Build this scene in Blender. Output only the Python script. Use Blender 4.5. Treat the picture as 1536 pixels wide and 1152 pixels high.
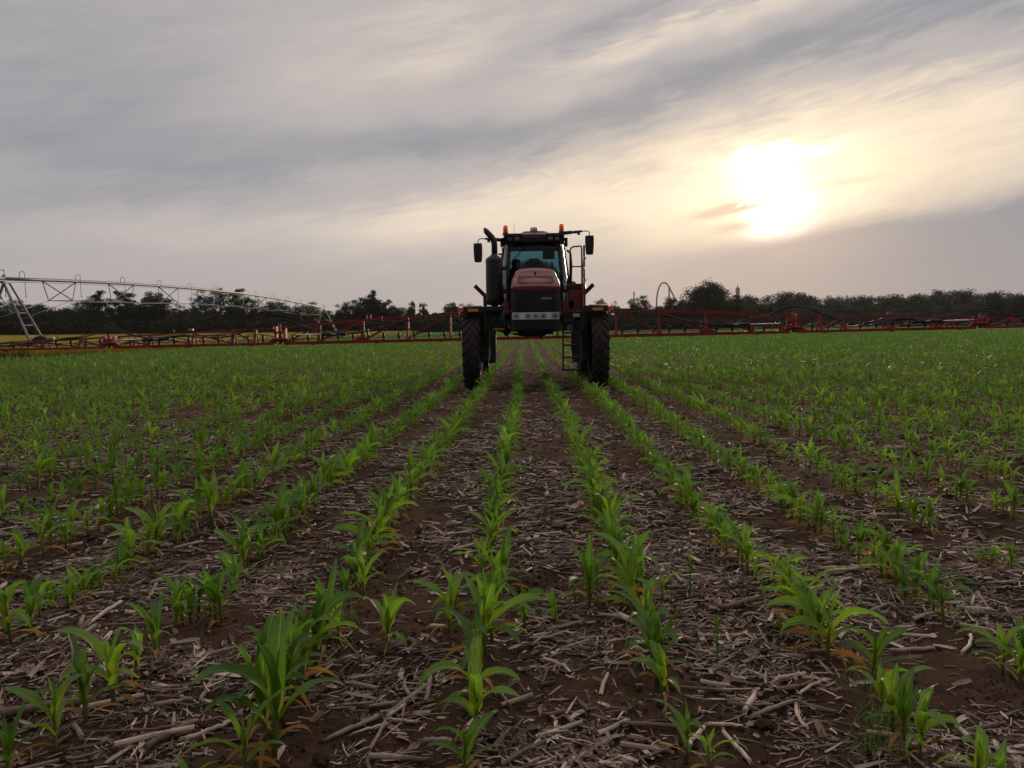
import bpy, bmesh, math, random
import numpy as np
from mathutils import Vector, Matrix

R = math.radians
PI = math.pi
scene = bpy.context.scene
COL = scene.collection
for o in list(bpy.data.objects):
    bpy.data.objects.remove(o)

# ------------------------------------------------------------------ camera
CAM_H = 1.51
F_PX = 1198.0            # focal length in pixels of the 1536 px wide photograph
YAW, PITCH, ROLL = R(1.0), R(4.14), R(0.6)
fwd = Vector((-math.sin(YAW) * math.cos(PITCH), math.cos(YAW) * math.cos(PITCH), -math.sin(PITCH)))
rgt = Vector((math.cos(YAW), math.sin(YAW), 0))
up = rgt.cross(fwd)
rgt2 = rgt * math.cos(ROLL) - up * math.sin(ROLL)
up2 = up * math.cos(ROLL) + rgt * math.sin(ROLL)
cam_data = bpy.data.cameras.new('camera')
cam_data.sensor_width = 36.0
cam_data.lens = 36.0 * F_PX / 1536.0
cam_data.clip_start = 0.05
cam_data.clip_end = 9000
cam = bpy.data.objects.new('camera', cam_data)
COL.objects.link(cam)
m = Matrix.Identity(4)
for i in range(3):
    m[i][0] = rgt2[i]; m[i][1] = up2[i]; m[i][2] = -fwd[i]
m[0][3], m[1][3], m[2][3] = 0, 0, CAM_H
cam.matrix_world = m
scene.camera = cam

def ray(px, py):
    return (rgt2 * ((px - 768) / F_PX) + up2 * ((576 - py) / F_PX) + fwd)

def ground(px, py):
    """point of the flat field seen at a pixel of the 1536x1152 photograph"""
    d = ray(px, py)
    t = -CAM_H / d.z
    return d.x * t, d.y * t

def at(px, py, Y):
    """point at distance Y along the rows seen at a pixel"""
    d = ray(px, py)
    t = Y / d.y
    return Vector((d.x * t, Y, CAM_H + d.z * t))

# ------------------------------------------------------------------ colour management
scene.view_settings.view_transform = 'Standard'
scene.view_settings.look = 'None'
scene.view_settings.exposure = 0.12
scene.view_settings.gamma = 1.0
scene.render.engine = 'CYCLES'
scene.cycles.max_bounces = 8
scene.cycles.transparent_max_bounces = 12
scene.cycles.volume_bounces = 0
scene.cycles.use_denoising = True

SUN_AZ, SUN_EL = R(17.3), R(8.0)      # azimuth clockwise from +Y

# ------------------------------------------------------------------ node expression helper
class NT:
    def __init__(s, tree):
        s.t = tree
    def node(s, typ, **kw):
        n = s.t.nodes.new(typ)
        for k, v in kw.items():
            setattr(n, k, v)
        return n
    def put(s, sock, v):
        if isinstance(v, bpy.types.NodeSocket):
            s.t.links.new(v, sock)
        else:
            sock.default_value = v
    def m(s, op, a, b=0.0, c=0.0, clamp=False):
        n = s.node('ShaderNodeMath', operation=op, use_clamp=clamp)
        s.put(n.inputs[0], a); s.put(n.inputs[1], b); s.put(n.inputs[2], c)
        return n.outputs[0]
    def add(s, a, b): return s.m('ADD', a, b)
    def sub(s, a, b): return s.m('SUBTRACT', a, b)
    def mul(s, a, b): return s.m('MULTIPLY', a, b)
    def sstep(s, v, lo, hi):
        n = s.node('ShaderNodeMapRange', interpolation_type='SMOOTHSTEP', clamp=True)
        s.put(n.inputs['Value'], v); s.put(n.inputs['From Min'], lo); s.put(n.inputs['From Max'], hi)
        return n.outputs['Result']
    def gauss(s, da, sa, de, se):
        a = s.m('POWER', s.m('ABSOLUTE', s.m('DIVIDE', da, sa)), 2.0)
        e = s.m('POWER', s.m('ABSOLUTE', s.m('DIVIDE', de, se)), 2.0)
        return s.m('EXPONENT', s.mul(s.add(a, e), -1.0))
    def mix(s, f, a, b, blend='MIX'):
        n = s.node('ShaderNodeMix', data_type='RGBA', blend_type=blend)
        s.put(n.inputs[0], f)
        for i, v in ((6, a), (7, b)):
            if isinstance(v, bpy.types.NodeSocket): s.t.links.new(v, n.inputs[i])
            else: n.inputs[i].default_value = (*v[:3], 1)
        return n.outputs[2]
    def noise(s, vec, scale, detail=4.0, rough=0.5, dist=0.0):
        n = s.node('ShaderNodeTexNoise')
        if vec is not None: s.put(n.inputs['Vector'], vec)
        n.inputs['Scale'].default_value = scale
        n.inputs['Detail'].default_value = detail
        n.inputs['Roughness'].default_value = rough
        n.inputs['Distortion'].default_value = dist
        return n.outputs[0]
    def xyz(s, x, y, z):
        n = s.node('ShaderNodeCombineXYZ')
        s.put(n.inputs[0], x); s.put(n.inputs[1], y); s.put(n.inputs[2], z)
        return n.outputs[0]

def lin(r, g, b):
    f = lambda c: (c / 255 / 12.92) if c / 255 <= 0.04045 else ((c / 255 + 0.055) / 1.055) ** 2.4
    return (f(r), f(g), f(b))

# ------------------------------------------------------------------ world (veiled evening sky)
world = bpy.data.worlds.new('World')
scene.world = world
world.use_nodes = True
wt = world.node_tree
for n in list(wt.nodes): wt.nodes.remove(n)
W = NT(wt)
tc = W.node('ShaderNodeTexCoord')
sep = W.node('ShaderNodeSeparateXYZ')
wt.links.new(tc.outputs['Generated'], sep.inputs[0])
dx, dy, dz = sep.outputs
A = W.mul(W.m('ARCTAN2', dx, dy), 180 / PI)
E = W.mul(W.m('ARCSINE', dz), 180 / PI)
ph = R(11)
along = W.add(W.mul(A, math.cos(ph)), W.mul(E, math.sin(ph)))
across = W.sub(W.mul(E, math.cos(ph)), W.mul(A, math.sin(ph)))
nbig = W.noise(W.xyz(W.mul(along, 0.035), W.mul(across, 0.14), 3.1), 1.0, 3, 0.5, 0.4)
nmed = W.noise(W.xyz(W.mul(along, 0.07), W.mul(across, 0.38), 7.7), 1.0, 5, 0.55, 0.6)
nfin = W.noise(W.xyz(W.mul(along, 0.22), W.mul(across, 1.3), 1.7), 1.0, 7, 0.62, 0.8)
nwob = W.noise(W.xyz(W.mul(A, 0.16), W.mul(E, 0.3), 9.2), 1.0, 4, 0.55, 0.3)
AR = W.m('MINIMUM', W.m('MAXIMUM', W.mul(A, PI / 180), -1.15), 1.15)
ER = W.m('MINIMUM', W.mul(E, PI / 180), 1.2)
X = W.add(W.mul(W.m('TANGENT', AR), 11.98), 7.88)
Y = W.sub(4.89, W.m('DIVIDE', W.mul(W.m('TANGENT', ER), 11.98), W.m('COSINE', AR)))
wob = W.mul(W.sub(nwob, 0.5), 0.9)
finw = W.mul(W.sub(nfin, 0.5), 0.6)
def blob(x, y, sx, sy, slope, amp, w=0.6):
    ddx = W.sub(X, x)
    ddy = W.sub(W.sub(Y, y), W.mul(ddx, slope))
    ddy = W.add(ddy, W.mul(W.add(wob, finw), w))
    return W.mul(W.gauss(ddx, sx, ddy, sy), amp)
rgt_w = W.add(0.42, W.mul(W.sstep(X, 4.0, 12.0), 0.58))
cv = W.add(0.53, W.add(W.mul(W.sub(nbig, 0.5), 0.45), W.mul(rgt_w, W.add(W.mul(W.sub(nmed, 0.5), 0.75), W.mul(W.sub(nfin, 0.5), 0.42)))))
for a_ in ((1.2, 1.4, 3.8, 2.3, 0, -.26), (6.6, .8, 2.4, .9, -.1, .20), (9.3, .55, 2.2, .26, -.30, -.34, .8), (13.6, 2.1, 3.2, .85, -.12, .52),
           (8.2, 3.15, 3.8, .55, -.05, .42), (2.2, 3.4, 1.8, .28, -.03, .24), (15.2, .25, 1.9, .5, -.15, -.30), (9.6, 3.2, 3.2, .45, -.08, .12), (5.5, 1.5, 2.2, .6, -.25, .14), (3.5, 2.6, 3.0, .5, .0, -.14)):
    cv = W.add(cv, blob(*a_))
byc = W.sub(W.sub(2.5, W.mul(X, 0.05)), W.mul(W.m('MAXIMUM', W.sub(X, 8.0), 0.0), 0.27))
bdy = W.add(W.sub(Y, byc), W.mul(wob, 0.7))
bdk = W.mul(W.gauss(0.0, 1.0, W.add(bdy, W.mul(finw, .5)), .36), W.mul(W.sstep(X, 2.0, 7.5), W.sub(1.0, W.mul(0.6, W.sstep(X, 11.5, 15.0)))))
cv = W.sub(cv, W.mul(bdk, .38))
blt = W.gauss(W.sub(X, 11.0), 2.6, W.add(bdy, W.add(.85, finw)), .40)
cv = W.add(cv, W.mul(blt, .36))
cdark, cmid, cbrt = lin(142, 145, 153), lin(180, 174, 173), lin(243, 225, 203)
sky = W.mix(W.sstep(cv, 0.06, 0.55), cdark, cmid)
sky = W.mix(W.sstep(cv, 0.50, 1.15), sky, cbrt)
sky = W.mix(W.mul(W.sub(1.0, W.sstep(E, 0.5, 6.0)), 0.55), sky, lin(178, 167, 166))
sky = W.mix(W.sstep(E, 24.0, 55.0), sky, lin(238, 230, 226))
# warm veil and glow round the sun
veil = W.add(blob(11.9, 2.80, 3.4, .95, -.10, .62, .9), 0.0)
sky = W.mix(W.mul(veil, W.add(.45, W.mul(nmed, 1.1))), sky, lin(255, 228, 190))
gl_ = W.mul(W.add(blob(11.6, 2.85, 1.5, .70, -.06, .50, .8), 0.0), W.add(.45, nfin))
g_n = W.node('ShaderNodeVectorMath', operation='SCALE')
g_n.inputs[0].default_value = (1.0, 0.80, 0.52); W.put(g_n.inputs['Scale'], gl_)
ad = W.node('ShaderNodeVectorMath', operation='ADD')
wt.links.new(sky, ad.inputs[0]); wt.links.new(g_n.outputs[0], ad.inputs[1])
sky = ad.outputs[0]
core = W.add(blob(11.62, 3.24, .40, .33, -.12, 2.2, 1.0), W.add(blob(11.38, 2.62, .42, .26, -.2, .8, 1.3), blob(11.9, 2.42, .55, .10, -.15, .7, 1.1)))
c_n = W.node('ShaderNodeVectorMath', operation='SCALE')
c_n.inputs[0].default_value = (1.0, 0.92, 0.76); W.put(c_n.inputs['Scale'], core)
ad = W.node('ShaderNodeVectorMath', operation='ADD')
wt.links.new(sky, ad.inputs[0]); wt.links.new(c_n.outputs[0], ad.inputs[1])
sky = ad.outputs[0]
# thin dark cloud flecks crossing the sun
fl = W.m('MINIMUM', W.mul(blob(11.0, 3.18, .62, .075, -.24, 1.9, .08), W.sstep(nfin, 0.34, 0.52)), 1.0)
fl = W.m('MAXIMUM', fl, blob(10.95, 3.47, .38, .08, -.16, 1.0, .12))
fl = W.m('MAXIMUM', fl, blob(12.6, 2.83, .50, .06, -.12, .5, .2))
fl = W.m('MAXIMUM', fl, blob(9.5, 3.55, .6, .07, -.10, .5, .3))
sky = W.mix(W.mul(fl, .94), sky, lin(229, 206, 178))
# grey bank under the sun
edge = W.add(W.sub(4.08, W.mul(W.sub(X, 8.8), .165)), W.add(W.mul(wob, .35), W.mul(finw, .30)))
bk = W.mul(W.sstep(W.sub(Y, edge), -0.16, 0.20), W.sstep(X, 7.8, 11.2))
bankcol = W.mix(W.sstep(X, 9.5, 14.5), lin(172, 163, 165), lin(142, 143, 151))
bankcol = W.mix(W.mul(blob(11.5, 3.7, 1.6, .45, -.1, .55, .2), 1.0), bankcol, lin(196, 176, 164))
sky = W.mix(W.mul(bk, 0.97), sky, bankcol)
# physical sky, weak, behind the cloud veil
nish = W.node('ShaderNodeTexSky')
nish.sky_type = 'NISHITA'; nish.sun_disc = False
nish.sun_elevation = SUN_EL; nish.sun_rotation = SUN_AZ
nish.air_density = 1.0; nish.dust_density = 2.0
ns = W.node('ShaderNodeVectorMath', operation='SCALE')
wt.links.new(nish.outputs[0], ns.inputs[0]); ns.inputs['Scale'].default_value = 0.05
sky = W.mix(0.04, sky, ns.outputs[0])
east = W.add(0.42, W.mul(0.58, W.sstep(dy, -0.7, 0.45)))
dm = W.node('ShaderNodeVectorMath', operation='SCALE')
W.put(dm.inputs[0], sky); W.put(dm.inputs['Scale'], east)
sky = dm.outputs[0]
# nothing shines from below the horizon
sky = W.mix(W.sstep(E, -6.0, -1.5), (0.03, 0.027, 0.02), sky)
bg = W.node('ShaderNodeBackground')
wt.links.new(sky, bg.inputs['Color']); bg.inputs['Strength'].default_value = 1.0
wo = W.node('ShaderNodeOutputWorld')
wt.links.new(bg.outputs[0], wo.inputs['Surface'])

# ------------------------------------------------------------------ sun (behind thin cloud)
sd = bpy.data.lights.new('sun', 'SUN')
sd.energy = 1.4
sd.angle = R(10)
sd.color = (1.0, 0.78, 0.55)
so = bpy.data.objects.new('sun', sd)
COL.objects.link(so)
sdir = Vector((math.sin(SUN_AZ) * math.cos(SUN_EL), math.cos(SUN_AZ) * math.cos(SUN_EL), math.sin(SUN_EL)))
so.rotation_euler = sdir.to_track_quat('Z', 'Y').to_euler()
so.location = sdir * 50

# ------------------------------------------------------------------ materials
def new_mat(name):
    mt = bpy.data.materials.new(name)
    mt.use_nodes = True
    T = NT(mt.node_tree)
    return mt, T, mt.node_tree.nodes['Principled BSDF'], mt.node_tree.nodes['Material Output']

def mat(name, col, rough=0.5, metal=0.0, var=0.15, vscale=6.0, bump=0.0, bscale=40.0, coat=0.0, dust=0.0, spec=0.5, emit=None):
    mt, T, b, out = new_mat(name)
    tcn = T.node('ShaderNodeTexCoord')
    v = tcn.outputs['Object']
    n = T.noise(v, vscale, 5, 0.6)
    dark = tuple(c * (1 - var) for c in col); lite = tuple(min(1, c * (1 + var)) for c in col)
    c = T.mix(T.sstep(n, 0.35, 0.65), dark, lite)
    if dust:
        nd = T.noise(v, vscale * 2.7, 6, 0.7)
        c = T.mix(T.mul(T.sstep(nd, 0.45, 0.75), dust), c, (0.16, 0.13, 0.10))
    T.put(b.inputs['Base Color'], c)
    b.inputs['Roughness'].default_value = rough
    r = T.add(rough - 0.06, T.mul(n, 0.12))
    T.put(b.inputs['Roughness'], r)
    b.inputs['Metallic'].default_value = metal
    b.inputs['Specular IOR Level'].default_value = spec
    if coat: b.inputs['Coat Weight'].default_value = coat; b.inputs['Coat Roughness'].default_value = 0.08
    if bump:
        bn = T.node('ShaderNodeBump'); bn.inputs['Strength'].default_value = bump; bn.inputs['Distance'].default_value = 0.01
        T.put(bn.inputs['Height'], T.noise(v, bscale, 5, 0.6)); T.put(b.inputs['Normal'], bn.outputs[0])
    if emit:
        b.inputs['Emission Color'].default_value = (*emit[0], 1); b.inputs['Emission Strength'].default_value = emit[1]
    return mt

M = {}
M['red'] = mat('red_paint', (0.155, 0.003, 0.008), 0.3, 0, 0.12, 3, coat=0.45, dust=0.04, spec=0.3)
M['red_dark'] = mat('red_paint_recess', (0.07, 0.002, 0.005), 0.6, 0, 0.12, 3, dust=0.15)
M['red_boom'] = mat('red_boom_paint', (0.27, 0.008, 0.010), 0.5, 0, 0.2, 3, dust=0.3)
M['black'] = mat('black_paint', (0.010, 0.010, 0.011), 0.45, 0, 0.2, 5, dust=0.06)
M['grille'] = mat('black_grille', (0.012, 0.013, 0.017), 0.5, 0, 0.2, 8)
M['plastic'] = mat('dark_plastic', (0.012, 0.012, 0.013), 0.5, 0, 0.2, 8, dust=0.05)
M['rubber'] = mat('tyre_rubber', (0.020, 0.018, 0.017), 0.85, 0, 0.25, 6, bump=0.3, bscale=60, dust=0.55)
M['hose'] = mat('hose_rubber', (0.014, 0.015, 0.018), 0.5, 0, 0.2, 5)
M['rim'] = mat('rim_grey', (0.20, 0.20, 0.20), 0.5, 0.3, 0.2, 5, dust=0.4)
M['chrome'] = mat('bright_metal', (0.80, 0.80, 0.82), 0.18, 1.0, 0.1, 5)
M['steel'] = mat('grey_steel', (0.24, 0.25, 0.26), 0.45, 0.7, 0.2, 5)
M['galv'] = mat('galvanised_steel', (0.20, 0.215, 0.23), 0.5, 0.4, 0.2, 2)
M['white'] = mat('white_plastic', (0.62, 0.64, 0.65), 0.4, 0, 0.08, 3)
M['sticker'] = mat('sticker_white', (0.5, 0.52, 0.56), 0.5, 0, 0.2, 60)
M['tank'] = mat('tank_plastic', (0.50, 0.55, 0.56), 0.4, 0, 0.08, 2)
M['amber'] = mat('amber_reflector', (0.75, 0.26, 0.02), 0.35, 0, 0.1, 20)
M['orange'] = mat('orange_marker', (0.85, 0.12, 0.01), 0.3, 0, 0.1, 20)
M['yellow'] = mat('yellow_paint', (0.55, 0.22, 0.02), 0.5, 0, 0.15, 20)
M['seat'] = mat('seat_fabric', (0.03, 0.03, 0.033), 0.8, 0, 0.15, 20)

def beacon_mat():
    mt, T, b, out = new_mat('beacon_lens')
    b.inputs['Base Color'].default_value = (1.0, 0.26, 0.02, 1)
    b.inputs['Roughness'].default_value = 0.15
    b.inputs['Transmission Weight'].default_value = 0.0
    tr = T.node('ShaderNodeBsdfTranslucent'); tr.inputs[0].default_value = (1.0, 0.27, 0.03, 1)
    tp = T.node('ShaderNodeBsdfTransparent'); tp.inputs[0].default_value = (1.0, 0.45, 0.12, 1)
    mx = T.node('ShaderNodeMixShader'); mx.inputs[0].default_value = 0.5
    mt.node_tree.links.new(b.outputs[0], mx.inputs[1]); mt.node_tree.links.new(tr.outputs[0], mx.inputs[2])
    mx2 = T.node('ShaderNodeMixShader'); mx2.inputs[0].default_value = 0.3
    mt.node_tree.links.new(mx.outputs[0], mx2.inputs[1]); mt.node_tree.links.new(tp.outputs[0], mx2.inputs[2])
    mt.node_tree.links.new(mx2.outputs[0], out.inputs['Surface'])
    return mt
M['beacon'] = beacon_mat()

def glass_mat(name, tint, refl=0.12):
    mt, T, b, out = new_mat(name)
    tp = T.node('ShaderNodeBsdfTransparent'); tp.inputs[0].default_value = (*tint, 1)
    gl = T.node('ShaderNodeBsdfGlossy'); gl.inputs['Roughness'].default_value = 0.03
    fr = T.node('ShaderNodeFresnel'); fr.inputs['IOR'].default_value = 1.5
    mx = T.node('ShaderNodeMixShader')
    T.put(mx.inputs[0], T.m('ADD', fr.outputs[0], refl, clamp=True))
    mt.node_tree.links.new(tp.outputs[0], mx.inputs[1]); mt.node_tree.links.new(gl.outputs[0], mx.inputs[2])
    mt.node_tree.links.new(mx.outputs[0], out.inputs['Surface'])
    return mt
M['glass'] = glass_mat('tinted_cab_glass', (0.22, 0.40, 0.46), 0.0)
M['lens'] = glass_mat('clear_lens', (0.9, 0.92, 0.92), 0.05)

def leaf_mat(name, base_c, mid_c, tip_c, transl=0.45, rough=0.5):
    mt, T, b, out = new_mat(name)
    a = T.node('ShaderNodeAttribute', attribute_name='along').outputs['Fac']
    x = T.node('ShaderNodeAttribute', attribute_name='across').outputs['Fac']
    geo = T.node('ShaderNodeNewGeometry')
    oi = T.node('ShaderNodeObjectInfo')
    n = T.noise(geo.outputs['Position'], 3.5, 4, 0.6)
    n2 = T.noise(geo.outputs['Position'], 60, 3, 0.6)
    c = T.mix(T.sstep(a, 0.0, 0.45), base_c, mid_c)
    c = T.mix(T.sstep(a, 0.4, 1.0), c, tip_c)
    c = T.mix(T.mul(T.sub(1.0, T.sstep(x, 0.0, 0.16)), 0.45), c, tuple(min(1, q * 1.8) for q in base_c))
    tipn = T.mul(T.sstep(a, 0.86, 1.0), T.sstep(n, 0.5, 0.62))
    c = T.mix(T.mul(tipn, 0.8), c, (0.30, 0.21, 0.10))
    spots = T.noise(geo.outputs['Position'], 140, 2, 0.5)
    c = T.mix(T.mul(T.sstep(spots, 0.66, 0.74), 0.5), c, (0.24, 0.22, 0.10))
    vein = T.mul(T.m('SINE', T.mul(x, 34.0)), 0.05)
    br = T.add(T.add(0.60, vein), T.add(T.mul(n, 0.42), T.add(T.mul(n2, 0.22), T.mul(oi.outputs['Random'], 0.35))))
    scn = T.node('ShaderNodeVectorMath', operation='SCALE')
    T.put(scn.inputs[0], c); T.put(scn.inputs['Scale'], br)
    T.put(b.inputs['Base Color'], scn.outputs[0])
    b.inputs['Roughness'].default_value = rough
    b.inputs['Specular IOR Level'].default_value = 0.3
    tr = T.node('ShaderNodeBsdfTranslucent')
    t2 = T.node('ShaderNodeVectorMath', operation='MULTIPLY')
    T.put(t2.inputs[0], scn.outputs[0]); t2.inputs[1].default_value = (1.7, 1.9, 0.7)
    T.put(tr.inputs[0], t2.outputs[0])
    mx = T.node('ShaderNodeMixShader'); mx.inputs[0].default_value = transl
    mt.node_tree.links.new(b.outputs[0], mx.inputs[1]); mt.node_tree.links.new(tr.outputs[0], mx.inputs[2])
    mt.node_tree.links.new(mx.outputs[0], out.inputs['Surface'])
    return mt
M['leaf'] = leaf_mat('corn_leaf_green', (0.23, 0.28, 0.032), (0.130, 0.220, 0.032), (0.085, 0.172, 0.062))
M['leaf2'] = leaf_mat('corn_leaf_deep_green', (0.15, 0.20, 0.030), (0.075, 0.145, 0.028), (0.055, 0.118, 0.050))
M['dry'] = leaf_mat('corn_leaf_withered_orange', (0.20, 0.14, 0.050), (0.34, 0.165, 0.050), (0.24, 0.12, 0.060), 0.35, 0.7)
M['stalk'] = leaf_mat('corn_stalk_green', (0.10, 0.035, 0.025), (0.10, 0.14, 0.030), (0.10, 0.18, 0.035), 0.15)
M['weed'] = leaf_mat('weed_green', (0.07, 0.12, 0.03), (0.08, 0.14, 0.035), (0.09, 0.16, 0.04), 0.3)
M['wheat'] = leaf_mat('ripe_grass', (0.13, 0.11, 0.025), (0.23, 0.18, 0.045), (0.30, 0.23, 0.07), 0.3, 0.7)

def tree_leaf_mat(name, c1, c2, transl=0.22):
    mt, T, b, out = new_mat(name)
    geo = T.node('ShaderNodeNewGeometry')
    n = T.noise(geo.outputs['Position'], 0.35, 3, 0.6)
    n2 = T.noise(geo.outputs['Position'], 1.6, 3, 0.6)
    c = T.mix(T.sstep(T.add(T.mul(n, 0.6), T.mul(n2, 0.4)), 0.38, 0.62), c1, c2)
    T.put(b.inputs['Base Color'], c); b.inputs['Roughness'].default_value = 0.6
    b.inputs['Specular IOR Level'].default_value = 0.25
    tr = T.node('ShaderNodeBsdfTranslucent'); T.put(tr.inputs[0], c)
    mx = T.node('ShaderNodeMixShader'); mx.inputs[0].default_value = transl
    mt.node_tree.links.new(b.outputs[0], mx.inputs[1]); mt.node_tree.links.new(tr.outputs[0], mx.inputs[2])
    mt.node_tree.links.new(mx.outputs[0], out.inputs['Surface'])
    return mt
M['tree'] = tree_leaf_mat('tree_foliage', (0.012, 0.024, 0.009), (0.034, 0.058, 0.018))
M['tree2'] = tree_leaf_mat('wood_foliage', (0.022, 0.032, 0.013), (0.050, 0.070, 0.024))
M['bark'] = mat('bark', (0.07, 0.055, 0.045), 0.9, 0, 0.3, 3, bump=0.5, bscale=8)

def soil_mat():
    mt, T, b, out = new_mat('field_soil')
    geo = T.node('ShaderNodeNewGeometry')
    P = geo.outputs['Position']
    n1 = T.noise(P, 0.9, 5, 0.6); n2 = T.noise(P, 6, 6, 0.65); n3 = T.noise(P, 45, 6, 0.7)
    c = T.mix(T.sstep(n1, 0.35, 0.65), (0.072, 0.040, 0.024), (0.132, 0.076, 0.046))
    c = T.mix(T.mul(T.sstep(n2, 0.4, 0.7), 0.6), c, (0.036, 0.022, 0.015))
    c = T.mix(T.mul(T.sstep(n3, 0.5, 0.75), 0.45), c, (0.16, 0.115, 0.085))
    # crumbs of chaff, pale
    vor = T.node('ShaderNodeTexVoronoi'); vor.inputs['Scale'].default_value = 70
    T.put(vor.inputs['Vector'], P)
    ch = T.mul(T.sub(1.0, T.sstep(vor.outputs['Distance'], 0.10, 0.2)), T.sstep(n2, 0.45, 0.6))
    c = T.mix(T.mul(ch, 0.6), c, (0.26, 0.20, 0.16))
    # far away the crop closes over the soil
    sx = T.node('ShaderNodeSeparateXYZ'); T.put(sx.inputs[0], P)
    far = T.sstep(sx.outputs[1], 50.0, 150.0)
    c = T.mix(far, c, (0.050, 0.088, 0.026))
    wheat = T.mul(T.sstep(T.mul(sx.outputs[0], -1.0), 24.5, 26.5), T.sstep(sx.outputs[1], 40.0, 43.0))
    c = T.mix(wheat, c, (0.20, 0.16, 0.042))
    T.put(b.inputs['Base Color'], c)
    T.put(b.inputs['Roughness'], T.sub(0.95, T.mul(T.sstep(n1, 0.5, 0.75), 0.2)))
    b.inputs['Specular IOR Level'].default_value = 0.12
    bn = T.node('ShaderNodeBump'); bn.inputs['Strength'].default_value = 1.0; bn.inputs['Distance'].default_value = 0.045
    n4 = T.noise(P, 150, 4, 0.65)
    T.put(bn.inputs['Height'], T.add(T.mul(n2, 0.5), T.add(T.mul(n3, 0.7), T.mul(n4, 0.25))))
    T.put(b.inputs['Normal'], bn.outputs[0])
    return mt
M['soil'] = soil_mat()

def straw_mat(name, c, var=0.35):
    mt, T, b, out = new_mat(name)
    geo = T.node('ShaderNodeNewGeometry')
    P = geo.outputs['Position']
    n1 = T.noise(P, 7, 4, 0.6); n2 = T.noise(P, 120, 4, 0.6)
    cc = T.mix(T.sstep(T.add(T.mul(n1, 0.6), T.mul(n2, 0.4)), 0.36, 0.64), tuple(q * (1 - var) for q in c), tuple(q * (1 + var * 0.7) for q in c))
    T.put(b.inputs['Base Color'], cc)
    b.inputs['Roughness'].default_value = 0.62
    b.inputs['Specular IOR Level'].default_value = 0.25
    bn = T.node('ShaderNodeBump'); bn.inputs['Strength'].default_value = 0.4; bn.inputs['Distance'].default_value = 0.002
    T.put(bn.inputs['Height'], n2); T.put(b.inputs['Normal'], bn.outputs[0])
    return mt
M['straw1'] = straw_mat('dry_straw_pale', (0.54, 0.42, 0.345))
M['straw2'] = straw_mat('dry_straw_grey', (0.29, 0.215, 0.175))
M['straw3'] = straw_mat('dry_straw_brown', (0.16, 0.105, 0.076))
M['straw4'] = straw_mat('dry_straw_dark', (0.085, 0.060, 0.047))

# ------------------------------------------------------------------ tagging helpers
def tag(o, label=None, cat=None, group=None, kind=None):
    if label: o['label'] = label
    if cat: o['category'] = cat
    if group: o['group'] = group
    if kind: o['kind'] = kind
    return o

def empty(name, loc=(0, 0, 0), rotz=0.0, parent=None):
    o = bpy.data.objects.new(name, None)
    o.empty_display_size = 0.2
    COL.objects.link(o)
    o.location = loc; o.rotation_euler = (0, 0, rotz)
    if parent: o.parent = parent
    return o

# ------------------------------------------------------------------ numpy noise for the ground
rngG = np.random.default_rng(5)
LAT = rngG.random((256, 256))
def vnoise(x, y):
    xi = np.floor(x).astype(int); yi = np.floor(y).astype(int)
    xf = x - xi; yf = y - yi
    u = xf * xf * (3 - 2 * xf); v = yf * yf * (3 - 2 * yf)
    a = LAT[xi % 256, yi % 256]; b = LAT[(xi + 1) % 256, yi % 256]
    c = LAT[xi % 256, (yi + 1) % 256]; d = LAT[(xi + 1) % 256, (yi + 1) % 256]
    return (a * (1 - u) + b * u) * (1 - v) + (c * (1 - u) + d * u) * v - 0.5
ROW0, ROWS_SP = -0.205, 0.762
def gz(x, y):
    x = np.asarray(x, float); y = np.asarray(y, float)
    near = np.clip(1.4 - y / 30.0, 0.0, 1.0)
    z = 0.050 * vnoise(x * 1.3 + 7, y * 1.1) + near * (0.032 * vnoise(x * 5, y * 5 + 3) + 0.018 * vnoise(x * 13 + 5, y * 13) + 0.016 * vnoise(x * 29, y * 29) + 0.010 * vnoise(x * 43 + 9, y * 43))
    # slight ridges along the rows
    z = z + near * 0.012 * np.cos((x - ROW0) / ROWS_SP * 2 * PI)
    return z

# ------------------------------------------------------------------ fast mesh from quads
def quad_mesh(name, verts, quads, midx=None, mats=(), smooth=False, attrs=None):
    me = bpy.data.meshes.new(name)
    verts = np.ascontiguousarray(verts, dtype=np.float32); quads = np.ascontiguousarray(quads, dtype=np.int32)
    nv, nq = len(verts), len(quads)
    me.vertices.add(nv); me.vertices.foreach_set('co', verts.ravel())
    me.loops.add(nq * 4); me.loops.foreach_set('vertex_index', quads.ravel())
    me.polygons.add(nq)
    me.polygons.foreach_set('loop_start', np.arange(0, nq * 4, 4, dtype=np.int32))
    me.polygons.foreach_set('loop_total', np.full(nq, 4, dtype=np.int32))
    if midx is not None:
        me.polygons.foreach_set('material_index', np.ascontiguousarray(midx, dtype=np.int32))
    me.polygons.foreach_set('use_smooth', np.full(nq, bool(smooth)))
    for mm in mats: me.materials.append(mm)
    if attrs:
        for k, v in attrs.items():
            at_ = me.attributes.new(k, 'FLOAT', 'POINT')
            at_.data.foreach_set('value', np.ascontiguousarray(v, dtype=np.float32))
    me.update(calc_edges=True)
    me.validate()
    return me

class Bag:
    """collects chunks of quads for one mesh"""
    def __init__(s): s.v = []; s.q = []; s.m = []; s.a = []; s.x = []; s.n = 0
    def put(s, v, q, mi, along=None, across=None):
        v = v.reshape(-1, 3); q = q.reshape(-1, 4)
        s.v.append(v); s.q.append(q + s.n)
        s.m.append(np.full(len(q), mi) if np.isscalar(mi) else mi)
        s.a.append(np.zeros(len(v)) if along is None else along.ravel())
        s.x.append(np.ones(len(v)) if across is None else across.ravel())
        s.n += len(v)
    def mesh(s, name, mats, smooth=False):
        return quad_mesh(name, np.concatenate(s.v), np.concatenate(s.q), np.concatenate(s.m), mats, smooth,
                         {'along': np.concatenate(s.a), 'across': np.concatenate(s.x)})

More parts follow.
